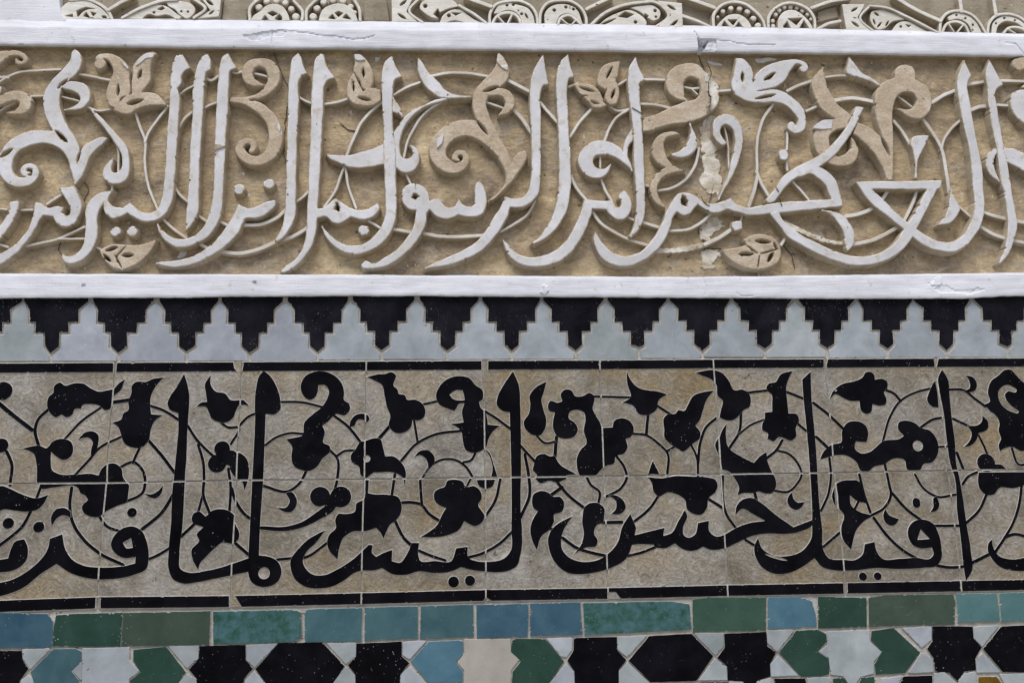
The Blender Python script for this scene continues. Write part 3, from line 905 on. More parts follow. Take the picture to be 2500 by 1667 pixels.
GLAZE = """
alif | Dp 1120,103* 1145,190 1152,240 1148,340 1140,450 1135,600 1125,750 1120,850 1108,1050 1092,1200 1100,1290 1150,1310 1250,1300 1340,1280 1430,1250 1512,1222* 1512,1306* 1400,1330 1300,1350 1200,1370 1110,1378 1050,1350 1025,1290 1025,1180 1040,1000 1045,850 1060,700 1075,550 1085,420 1082,345* 1035,325 1018,285 1030,250 1070,190
alif | Dp 1605,86* 1640,115 1680,180 1705,270 1705,320 1670,352 1615,350* 1610,500 1600,750 1590,900 1580,1050 1575,1205* 1640,1215 1690,1245 1712,1300 1690,1365 1640,1395 1570,1395 1525,1365 1508,1310 1510,1210 1520,1000 1535,700 1550,400 1555,200 1580,110 | -Dc 1605,1315,32
letter | Dp 305,1105* 380,1078* 400,1170 440,1230 520,1270 620,1280 755,1272* 822,1255* 825,1215* 760,1225 700,1195 675,1140 700,1080 750,1040 810,1030 860,1055 895,1130 905,1220 890,1290 820,1325 700,1350 560,1350 440,1320 345,1260* 250,1320 150,1400 60,1440 -30,1462* -30,1378* 70,1355 170,1300 250,1230 290,1170 | -Dp 748,1130* 797,1103* 808,1160* 770,1162
letter | Dp -30,1237* 50,1225* 70,1160 90,1125 150,1106* 172,1170 165,1230 120,1280 60,1305 -30,1312*
letter | Dp 130,560* 190,545 240,540 285,555 320,515 380,498 430,515 447,560 430,610 385,628 340,605 312,580* 310,640 320,690 370,715 460,715 560,712 600,722* 610,695 640,660 705,650 740,680 748,730 787,780* 780,840 770,885 720,905 640,945 600,975 560,975 510,950 498,910 535,870 520,845 490,830 475,800 330,795 250,800 240,770* 225,765* 220,640 205,590 175,572
letter | Ep 40,1050* -20,1130 -80,1190 -100,1240 -80,1290 -30,1325 30,1325 110,1290 190,1240 255,1185 300,1140* 325,1145* 320,1190 345,1215 390,1190 442,1172* 440,1240 490,1250 530,1200 560,1130* 606,1130* 600,1200 610,1235 700,1240 800,1240 830,1162* 900,1153* 905,1220 950,1240 1020,1245 1120,1225 1160,1180 1165,1050 1165,700 1160,500 1155,340* 1110,330 1075,290 1080,250 1120,170 1175,88* 1210,170 1220,300 1225,600 1222,900 1222,1200 1200,1270 1150,1300 1080,1310 1000,1305 920,1295 860,1280* 800,1305 700,1315 600,1305 530,1325 440,1320 380,1285* 330,1300 265,1300 220,1310 150,1360 80,1395 0,1408 -80,1400 -150,1350 -175,1290 -175,1230 -140,1180 -70,1110
letter | Ep 1540,968* 1490,1040 1470,1100 1475,1170 1520,1220 1600,1245 1700,1230 1760,1190 1810,1130 1840,1030 1888,953* 1925,1040* 1915,1080* 1900,1140 1860,1230 1780,1280 1680,1310 1590,1322 1500,1310 1430,1250 1395,1170 1388,1100 1410,1050 1470,1000 | Fp -15,1083* 60,1065 167,1038* 160,1088* 210,1070 250,1000 290,930* 305,960 280,1040 285,1085 310,1098 350,1080 370,1010* 437,995* 440,1060 480,1092 540,1075 590,1045 680,1010 777,997* 700,955 640,925 596,962* 605,905 640,868 700,858 750,885 850,965 950,1035* 1065,990* 1065,1020 1000,1060 900,1078 800,1075 700,1090 600,1135 520,1168 440,1172 400,1155* 360,1175 310,1180 270,1165 230,1135* 170,1165 110,1160* 100,1142* 20,1140 -40,1145*
letter | Fp 1055,90* 1060,250 1075,420 1090,600 1098,750 1108,900 1125,1050 1135,1180 1160,1220 1250,1232 1330,1232 1370,1200 1382,1138* 1442,1123* 1455,1180 1485,1222 1600,1225 1700,1220 1780,1225 1800,1200 1790,1160 1740,1165 1680,1150 1648,1100 1645,1050 1680,1000 1740,988 1795,1010 1830,1070 1848,1150 1848,1230 1820,1270 1740,1283 1600,1290 1450,1285 1300,1300 1180,1295 1120,1275 1078,1225* 1000,1280 920,1315 830,1318 760,1280 720,1220 712,1150 735,1098* 760,1165 830,1205 920,1210 1000,1180 1055,1110 1062,1000 1050,700 1030,450 1010,250 1002,140* | -Fp 1722,1050* 1777,1107* 1703,1112* | -Fl 775,1198,915,1240,14
alif | Fp 1852,78* 1885,130 1900,250 1915,400 1930,500 1942,665 1955,720 1975,830 2000,1000 2030,1200 2038,1290 1998,1364* 1985,1290 1965,1100 1945,950 1925,720 1905,660 1880,500 1860,330 1835,200 1828,130
letter | Fp 2155,1108* 2165,1160 2200,1210 2260,1228 2390,1212* 2390,1302* 2280,1300 2200,1275 2150,1220 2130,1180 2135,1130
letter | Fp 1110,627* 1130,580 1180,535 1240,520 1245,450 1280,400 1340,392 1390,420 1405,470 1395,520 1360,520 1330,515 1325,560 1355,585 1410,580 1450,550 1490,515 1600,495 1620,480 1585,440 1590,400 1640,388 1690,405 1720,430 1780,450 1820,500 1832,550 1820,610 1790,645 1740,655 1720,690 1680,700 1640,685 1625,630 1560,620 1500,655 1440,670 1400,700 1360,695 1330,640 1280,605 1210,600 1150,615 | -Fc 1705,542,31
flower | Dp 288,270 300,240 325,220 330,180 365,157 395,175 450,162 510,165 550,190 600,212 650,205 690,195 725,160 762,136* 735,205 690,248 680,290 670,320 640,328 605,300 550,290 500,300 495,318 455,320 440,355 405,370 375,355 345,370 310,350 290,310
flower | Dp 800,180 825,155 860,152 880,155 930,135 1000,126* 950,180 920,240 915,310 920,350* 993,355* 940,395 920,440 905,510 870,550 800,552 760,530 735,470 720,430 683,400* 740,378 750,345 780,325 780,270 800,215
flower | Dp 1282,110* 1280,165 1310,210 1370,225 1405,265 1445,265 1480,262* 1515,297* 1450,300 1435,330 1420,370 1385,398 1330,400 1285,375 1270,340 1255,310 1193,305* 1225,278 1258,275 1250,220 1245,170
flower | Dc 1350,560,46 1320,650,54 1400,615,46 | Dp 1400,588 1460,585 1500,620 1515,680 1505,760 1485,818* 1472,765 1445,748 1400,690
flower | Dp 1885,265 1840,235 1827,180 1855,120 1910,92 1980,92 2040,120 2080,170 2092,225 2090,260 2125,290 2125,330 2095,358 2045,350 1990,400 1960,420 1975,460 1965,520 2005,545 2005,580 1960,620 1935,660 1885,695 1830,690 1785,665 1770,610 1775,550 1738,500* 1800,490 1835,480 1850,400 1900,350 1950,310 1985,260 2000,215 1975,175 1935,175 1930,220 1910,255
bud | Dc 1945,850,58 2070,852,62 | Dr 2030,860,50 2010,910,58 1940,962,48 1850,1015,34 1740,1045,28 1590,1040,22
flower | Dp 1165,990 1180,950 1210,940 1250,970 1280,940 1330,925 1390,935 1425,965 1430,1010 1455,1070 1450,1110 1420,1135 1350,1130 1310,1160 1250,1220 1220,1250 1205,1297* 1170,1230 1165,1170 1210,1115 1195,1080 1220,1050 1235,1035 1200,1025 1175,1015
leaf | Dp -30,790* 20,785 60,800 100,820 160,845 220,860 297,838* 270,890 230,930 180,942 80,935 20,930 -30,960*
leaf | Dp 315,1032* 312,970 345,925 390,918 432,940* 432,978* 380,965 345,985
leaf | Dp 472,507* 510,465 560,452 600,480 600,520 585,575 552,614* 555,560 565,520 540,495 505,495
leaf | Dp 875,828* 920,835 960,815 992,778* 985,825 955,860 910,855
leaf | Dp 1735,828* 1770,820 1803,860 1800,910 1770,945 1720,940 1683,913* 1740,915 1760,880
leaf | Dp 2122,432* 2130,390 2160,355 2200,345 2240,360 2245,385 2230,402 2205,385 2175,385 2155,422*
bud | Dc 20,210,55
bud | Dc 8,540,42
dot | Dc 52,1012,32
dot | Dc 237,1035,32
dot | Dc 803,947,28
dot | Ec 815,1368,32
dot | Ec 914,1360,30
dot | Fc 1372,1335,25
dot | Fc 1461,1333,24
dot | Fr 1696,880,46 1698,896,46
flower | Ep 278,742* 302,742* 295,828 330,835 420,838 475,850 500,900 495,950 460,1000 430,1020 410,1060 388,1107* 370,1070 345,1042* 280,1060 200,1065 140,1110 125,1150 110,1232* 60,1180 45,1130 60,1080 100,1040 95,990 115,955 160,955 215,940 225,890 270,865 278,800
flower | Ep 288,125* 350,108 400,105 440,95 465,115 455,150 450,175 475,200 480,225 520,235 530,260 580,260 625,285 643,320 635,370 600,390 565,385 560,420 530,455 485,468 440,450 420,415 430,365 410,310 395,240 375,170 340,150
flower | Ep 285,510 330,495 370,500 385,545 400,605 450,605 490,635 520,680 520,790* 500,730 465,710 330,705* 285,740* 250,720 240,670 200,645 190,600 220,560 245,520 | -Ec 288,620,20
flower | Ep 820,332 780,318 725,290 707,240 730,180 790,130 850,118 910,130 950,175 988,200 988,265 970,275 980,310 1000,330 1020,380 1022,412* 1098,420* 1050,460 1025,510 1015,545 980,575 930,585 890,570 872,520 858,450 798,408* 875,400 865,330 880,285* 845,290 835,310 | -Ep 790,232* 830,205 865,208 882,265* 840,265 810,255
leaf | Ep 1003,558* 1030,580 1060,660 1082,735* 1040,735 1050,690 1035,610
leaf | Ep 953,748* 1068,746* 1050,790 1010,803 970,785
leaf | Ep 573,612* 610,572 660,570 700,610 700,640 665,690 633,722* 660,660 645,620 615,600
flower | Ep 760,790 775,755 820,745 870,760 890,790 940,785 980,820 985,865 965,900 985,935 1003,965 985,1010 945,1030 905,1015 880,1000 850,1050 780,1085 700,1098 610,1096* 670,1060 715,1020 735,980 755,940 770,920 730,905 697,870 700,820 730,800
leaf | Ep 1380,150* 1365,210 1350,260 1360,320 1378,380 1370,440 1340,480 1290,475 1250,440 1240,400 1270,350 1280,290 1275,240 1310,190
flower | Ep 1388,290 1400,270 1450,280 1475,270 1465,230 1490,200 1530,205 1555,240 1600,240 1640,220 1670,240 1668,280 1660,310 1680,360 1705,400 1715,432 1780,430 1790,390 1840,373 1890,395 1910,440 1890,490 1860,500 1872,550 1850,590 1800,605 1790,650 1740,665 1680,722* 1580,724* 1565,680 1562,620 1590,560 1620,530 1605,450 1615,380 1605,340 1560,325 1520,340 1515,375 1550,400 1570,440 1550,485 1500,500 1450,490 1420,440 1420,380 1430,340 1395,330
flower | Ep 1300,660 1325,600 1365,590 1400,605 1430,600 1450,640 1562,715* 1500,722 1500,745* 1440,765 1400,755 1340,770 1310,740 1320,720 1295,690
flower | Ep 1290,870 1300,835 1340,815 1390,825 1420,850 1460,850 1485,880 1470,945 1425,960 1425,1000 1400,1050 1350,1090 1320,1177* 1290,1110 1280,1050 1300,980 1325,940 1300,920
flower | Ep 1605,920 1640,890 1690,888 1730,920 1730,970 1720,1010 1690,1020 1670,1080 1690,1110 1680,1150 1620,1160 1543,1202* 1590,1140 1605,1080 1595,1000 1600,950
leaf | Ep 1748,838* 1810,845 1850,880 1860,920 1830,955 1768,957* 1800,925 1800,880
flower | Ep 1865,86* 1890,140 1940,190 2000,205 2050,210 2113,230* 2060,270 2050,320 2000,355 1940,350 1905,300 1838,280* 1890,245 1870,170
leaf | Ep 2025,630* 2067,717* 1996,714* 2010,670
flower | Fp 160,380 185,350 235,345 250,325 285,330 310,290 340,240 400,215 467,206* 420,270 400,330 380,390 355,420 385,460 380,500 340,530 310,560 280,578 245,560 200,530 165,490 165,440 160,410
flower | Fp 63,730* 150,738 230,725 330,728 440,735 475,745 490,790 470,830 435,860 425,920 390,960 340,955 305,930 290,870 235,835 190,825 130,850 100,820 90,770
flower | Fp 353,97* 460,82 510,95 560,150 590,205 640,200 680,225 692,270 680,310 650,325 620,360 580,388 530,385 500,370 510,320 520,270 490,240 480,170 450,140 400,120
flower | Fp 785,190 800,165 840,155 870,110 947,86* 920,140 905,200 910,250 920,345 970,350 985,390 965,430 965,490 930,512 900,500 860,490 830,515 790,500 795,470 760,445 760,410 775,380 775,340 820,335 820,290 815,230 790,210
leaf | Fp 545,406* 540,470 555,550 620,600 710,645* 740,610 787,578* 790,620 810,680 840,740 845,790 820,830 770,830 740,820 700,830 650,830 608,842* 620,800 610,770 585,730 560,700 515,685* 505,600 500,500 520,440
leaf | Fp 497,488* 475,530 497,607*
leaf | Fp 940,823* 955,870 975,885 1017,880* 1000,915 970,932 930,915 912,880 920,845
leaf | Fp 1199,788* 1183,850 1207,922*
flower | Fp 1168,262* 1190,210 1250,165 1320,150 1370,125 1390,95 1415,92 1440,110 1445,140 1490,135 1520,155 1520,190 1500,220 1515,255 1510,290 1470,300 1430,290 1420,340 1395,350 1365,335 1350,270 1290,270 1230,240 1210,230 | -Fc 1206,206,7
flower | Fp 1208,772* 1240,755 1330,748* 1350,760 1370,800 1392,892* 1340,880 1293,843* 1300,900 1340,935 1442,965* 1380,1000 1330,1060 1310,1130 1300,1174* 1250,1110 1240,1040 1255,960 1225,920 1220,850
leaf | Fp 1508,923* 1530,960 1592,985* 1575,1015 1545,1028 1510,1010 1495,965
leaf | Fp 1820,848* 1838,900 1820,935 1778,947* 1800,910 1800,860
leaf | Fp 1810,143* 1825,220 1832,312* 1790,305 1762,270 1775,210
leaf | Fp 1993,113* 2040,125 2065,170 2055,205 2000,224* 1978,210 2020,190 2015,145
leaf | Fp 2005,420 2070,415 2095,390 2095,358* 2130,390 2130,440 2100,460 2075,465* 2060,510 2020,545 1983,550* 2020,510 2030,460
bud | Fc 2120,645,56 | Fp 2140,655 2220,660 2247,687* 2140,692*
flower | Fp 2075,703* 2390,700* 2390,765* 2290,800 2200,800 2165,840 2120,840 2085,810 2070,760
flower | Fp 2110,290 2140,275 2130,220 2150,150 2200,110 2230,82 2270,80 2300,110 2340,150 2390,180* 2390,560* 2330,575 2280,550 2230,560 2203,577* 2195,540 2210,500 2195,450 2200,400 2170,350 2140,330 | -Fr 2292,205,26 2250,192,38 2215,222,42 2222,268,42 2260,310,36 2306,335,22
"""
TENDRILS = """
D 26 -20,272 60,340 195,445
D 20 40,575 72,650 62,780
D 24 688,278 800,262
D 16 610,312 500,390 395,500
D 20 295,322 235,380 215,440 238,550
D 17 735,488 600,560 540,630 458,718
D 18 912,298 1000,330 1090,387
D 17 850,552 808,645
D 18 735,670 810,640 860,680 882,760 870,822 765,882
D 20 900,506 990,610 1062,706
D 17 1335,392 1385,430 1452,432 1405,530
D 18 1455,420 1510,365 1560,343
D 18 1140,420 1200,510 1305,612
D 18 1205,535 1235,640 1240,750 1235,830 1272,945
D 17 1236,830 1203,950
D 18 1388,680 1402,790 1394,938
D 20 1408,800 1430,870 1480,950 1534,994
D 16 1700,275 1850,280 1955,306
D 16 1606,542 1680,490 1760,465 1845,470
D 18 2025,356 2110,420 2195,524
D 18 1862,692 1820,770 1760,815 1596,785
D 18 2003,568 2045,610 2050,740 2028,830
D 17 2045,606 2090,575 2158,570
D 18 252,782 222,866
D 20 190,938 130,1040 60,1100 -20,1160
D 20 437,796 425,900 440,1000 500,1100 600,1190 750,1265
D 18 604,970 650,1030 735,1062
D 22 1052,838 990,940 855,1056
D 20 1100,1094 1195,1005
D 20 1425,1128 1525,1214
D 18 898,1232 970,1200 1038,1158
D 18 1685,1232 1760,1225 1850,1220 1996,1126
E 16 636,290 714,272
E 16 574,386 597,524
E 22 428,422 360,500
E 18 495,634 590,530 700,475 862,450
E 18 458,716 440,842
E 20 496,888 560,885 620,900 660,950 738,1002
E 20 458,996 520,1110 564,1150
E 18 604,1178 680,1210 764,1237
E 18 612,755 622,904
E 18 1004,332 1080,380 1166,444
E 18 1098,745 1070,870 1006,974
E 16 948,585 920,630 876,641
E 16 622,742 680,660 750,625 830,630 890,670 932,735
E 14 918,742 886,806
E 18 1168,1066 1100,1130 1000,1190 896,1222
E 16 1322,484 1370,525 1430,518
E 22 1440,488 1430,606
E 16 1668,242 1894,249
E 17 1905,468 1985,478 2060,530 2110,580 2113,722
E 18 1806,606 1850,670 1866,738 1830,800 1736,852
E 18 1222,542 1265,590 1314,644
E 20 1248,595 1270,720 1276,840 1222,975
E 17 1622,730 1650,780 1700,820 1694,896
E 20 1442,760 1510,840 1614,924
E 22 1474,793 1404,844
E 20 1388,1038 1434,1058
E 20 1476,1100 1560,1160 1650,1190 1742,1210
E 22 1720,1008 1836,1005
E 20 1997,350 1985,474
F 18 112,293 224,364
F 16 178,577 234,543
F 16 328,532 365,620 370,735
F 18 484,372 420,430 385,520 371,645
F 18 134,842 70,930 -20,1004
F 18 521,725 520,850 540,950 602,1044
F 20 430,862 525,922
F 18 -62,1212 40,1185 132,1148
F 18 655,1110 720,1150
F 18 676,220 804,204
F 18 632,332 620,460 556,564
F 19 902,213 960,235 1024,262
F 18 976,408 1030,454
F 14 774,383 700,410 618,472
F 18 882,508 845,570 786,618
F 16 843,570 920,590 970,640 1000,712 970,775 920,820 836,814
F 20 714,826 730,895
F 17 1118,935 1160,840 1178,720 1168,618
F 18 1132,1154 1230,1070
F 20 1072,282 1165,355 1254,440
F 20 1088,488 1154,549
F 18 1506,203 1560,225 1602,270
F 16 1784,194 1700,215 1600,270 1540,360 1492,520
F 18 1726,428 1790,385 1856,370
F 14 1822,548 1892,545
F 18 1504,650 1530,770 1542,834 1500,920 1426,962
F 20 1548,828 1640,930 1726,994
F 16 1688,716 1740,800 1820,850 1935,838
F 18 1350,716 1380,840 1417,945
F 16 1347,876 1318,934
F 20 1438,980 1530,1100 1620,1180 1695,1224
F 18 1896,200 1985,205 2050,255 2116,304
F 18 1920,378 2014,422
F 16 2072,474 2110,550 2132,606
F 20 1942,585 1982,684
F 18 1978,774 2010,730 2064,703
F 18 2122,838 2080,930 2000,1010
F 18 2337,764 2320,900 2280,1020 2240,1090 2176,1186
F 16 2276,556 2320,655 2390,650
F 20 2232,1100 2290,1078 2390,1104
F 22 2034,1253 2136,1202
F 20 1820,1268 1900,1280 1990,1274
F 18 1805,1028 1960,1026
"""
# stepped border: one row per black tile: window, top l/r, shoulder l/r, middle l/r, stem l/r, tip x,y
MERLONS = """
G -270 148 -230 70 -185 15 -130 -30 -85 550
G 162 588 197 525 237 458 300 396 336 554
G 622 1028 652 973 700 914 739 850 790 549
G 1062 1458 1101 1410 1141 1358 1193 1304 1246 540
G 1480 1890 1523 1828 1573 1785 1616 1728 1665 551
G 1922 2322 1969 2280 2026 2225 2069 2168 2118 544
H 112 525 161 472 207 415 259 358 305 535
H 560 956 598 898 646 848 698 797 742 535
H 975 1362 1019 1330 1071 1275 1126 1222 1175 538
H 1385 1790 1438 1745 1491 1700 1549 1645 1605 536
H 1814 2210 1861 2160 1913 2115 1969 2060 2024 513
I -12 390 44 355 98 304 148 255 206 540
I 410 800 459 761 513 715 566 671 625 525
I 845 1222 890 1178 941 1130 991 1085 1040 520
I 1245 1606 1281 1570 1336 1525 1389 1478 1440 525
I 1616 1988 1681 1960 1733 1915 1786 1880 1838 536
I 2022 2400 2076 2350 2136 2302 2188 2269 2245 508
"""
COURSE = """
blue J -60,148 320,158 352,210 350,375 300,385 -60,388
darkgreen J 375,168 470,158 818,150 803,374 352,376 358,260
olive J 826,150 1404,138 1396,362 812,374 818,260
mottled J 1424,142 1970,130 2010,150 2014,300 1980,345 1424,358
teal J 2034,128 2200,122 2418,118 2412,340 2036,345
teal K 194,116 545,108 547,322 192,336
teal K 570,106 915,95 920,312 562,326
blue K 940,98 1284,90 1280,308 942,320
blue K 1298,88 1630,80 1646,296 1298,304
mottled K 1652,86 2240,74 2360,95 2374,262 1662,298
green L 140,60 240,50 628,48 628,268 142,277
blue2 L 642,48 860,42 935,75 964,180 966,244 642,258
darkgreen L 978,42 1300,52 1302,246 978,255
olive L 1314,52 1420,32 1880,26 1892,80 1888,228 1320,242
sea L 1900,24 2172,20 2190,205 1914,214
sea L 2188,20 2420,12 2420,200 2202,212
"""
MOSAIC = """
black J -30,405 143,404 146,455 188,525 130,605 120,660 -30,660
greygreen J 152,396 338,390 200,523 154,455
greygreen J 140,600 185,570 215,590 232,660 130,660
teal J 345,405 365,393 500,390 543,408 543,470 475,540 525,602 520,660 240,660 205,548
grey J 483,540 544,478 544,602
grey J 552,390 863,382 860,467 928,540 858,592 852,660 548,660
darkgreen J 893,398 1110,377 1238,545 1165,660 866,660 872,602 942,545 890,470
greygreen J 1128,374 1324,370 1320,455 1245,518
greygreen J 1247,558 1308,592 1314,660 1160,660
black J 1332,374 1638,366 1638,467 1688,520 1628,590 1626,660 1320,660 1312,585 1262,530 1330,452
grey J 1646,367 1848,357 1700,513 1646,464
grey J 1697,542 1800,660 1636,660 1636,604
black J 1862,352 2150,349 2298,505 2196,660 1806,660 1707,525
greygreen J 2182,354 2375,350 2374,440 2309,490
greygreen J 2308,510 2371,572 2374,660 2200,660
black K 137,357 438,344 437,440 488,485 428,560 424,660 134,660 131,560 82,500 136,442
lilac K 447,346 603,337 492,460 446,430
grey K 500,508 635,660 430,660 433,562
blue2 K 622,342 845,336 845,428 796,480 844,535 844,610 620,615 502,475
cream_glaze K 856,328 1164,326 1167,412 1222,460 1168,532 1164,660 856,660 859,532 812,480 859,420
darkgreen K 1176,337 1200,324 1398,326 1523,475 1396,660 1176,660 1182,542 1238,475 1171,412
grey K 1413,324 1578,317 1574,400 1538,444 1500,440
lilac K 1536,494 1588,542 1594,660 1398,660
black K 1590,320 1874,312 1877,402 1938,465 1888,530 1888,660 1602,660 1592,540 1547,470 1589,402
greygreen K 1882,312 2072,304 1945,443 1884,395
greygreen K 1947,484 2100,625 2130,660 1892,660 1892,542
black K 2092,307 2374,291 2518,440 2404,605 2102,612 1957,470
greygreen L 152,287 344,286 344,376 290,433
greygreen L 291,458 366,512 368,598 182,600
black L 352,292 630,277 637,376 698,416 653,490 658,574 572,600 545,660 495,660 478,608 376,600 371,505 307,450 356,382
greygreen L 642,272 818,264 705,408 642,350
grey L 711,438 843,568 666,574 661,492
darkgreen L 832,272 968,264 1029,292 1034,340 973,410 1049,462 1049,560 1000,570 862,574 717,415
lilac L 987,410 1036,368 1046,452
greygreen L 1043,277 1318,267 1321,342 1402,415 1349,472 1349,552 1258,577 1215,640 1195,640 1148,572 1066,562 1051,460 1043,380
darkgreen L 1336,272 1480,252 1657,415 1558,550 1362,560 1357,492 1404,410 1331,332
lilac L 1543,252 1733,244 1733,330 1669,380
greygreen L 1669,420 1743,462 1748,543 1582,553
black L 1742,242 2008,242 2013,322 2068,380 2026,455 2030,533 1950,543 1910,604 1850,549 1762,540 1747,450 1707,390 1741,342
greygreen L 2017,247 2183,237 2075,373 2021,320
grey L 2076,423 2198,546 2042,549 2032,462
black L 2202,242 2420,232 2420,545 2212,545 2082,390
purple L 190,614 378,612 376,660 190,660
greygreen L 384,606 474,610 488,660 384,660
greygreen L 568,612 660,586 668,660 548,660
black L 686,590 888,588 912,660 686,660
greygreen L 904,586 1056,582 1062,660 924,660
darkgreen L 1078,590 1150,584 1195,650 1080,660
darkgreen L 1240,650 1268,584 1350,576 1356,660 1240,660
lilac L 1400,592 1540,572 1496,660 1396,660
black L 1548,576 1738,570 1740,660 1508,660
greygreen L 1756,560 1820,546 1898,615 1898,660 1756,660
greygreen L 1916,602 1960,554 2028,546 2030,660 1914,660
amber L 2050,580 2168,578 2230,660 2052,660
greygreen L 2192,562 2420,556 2420,660 2244,660
grey J 0,0 1,0 1,1
"""
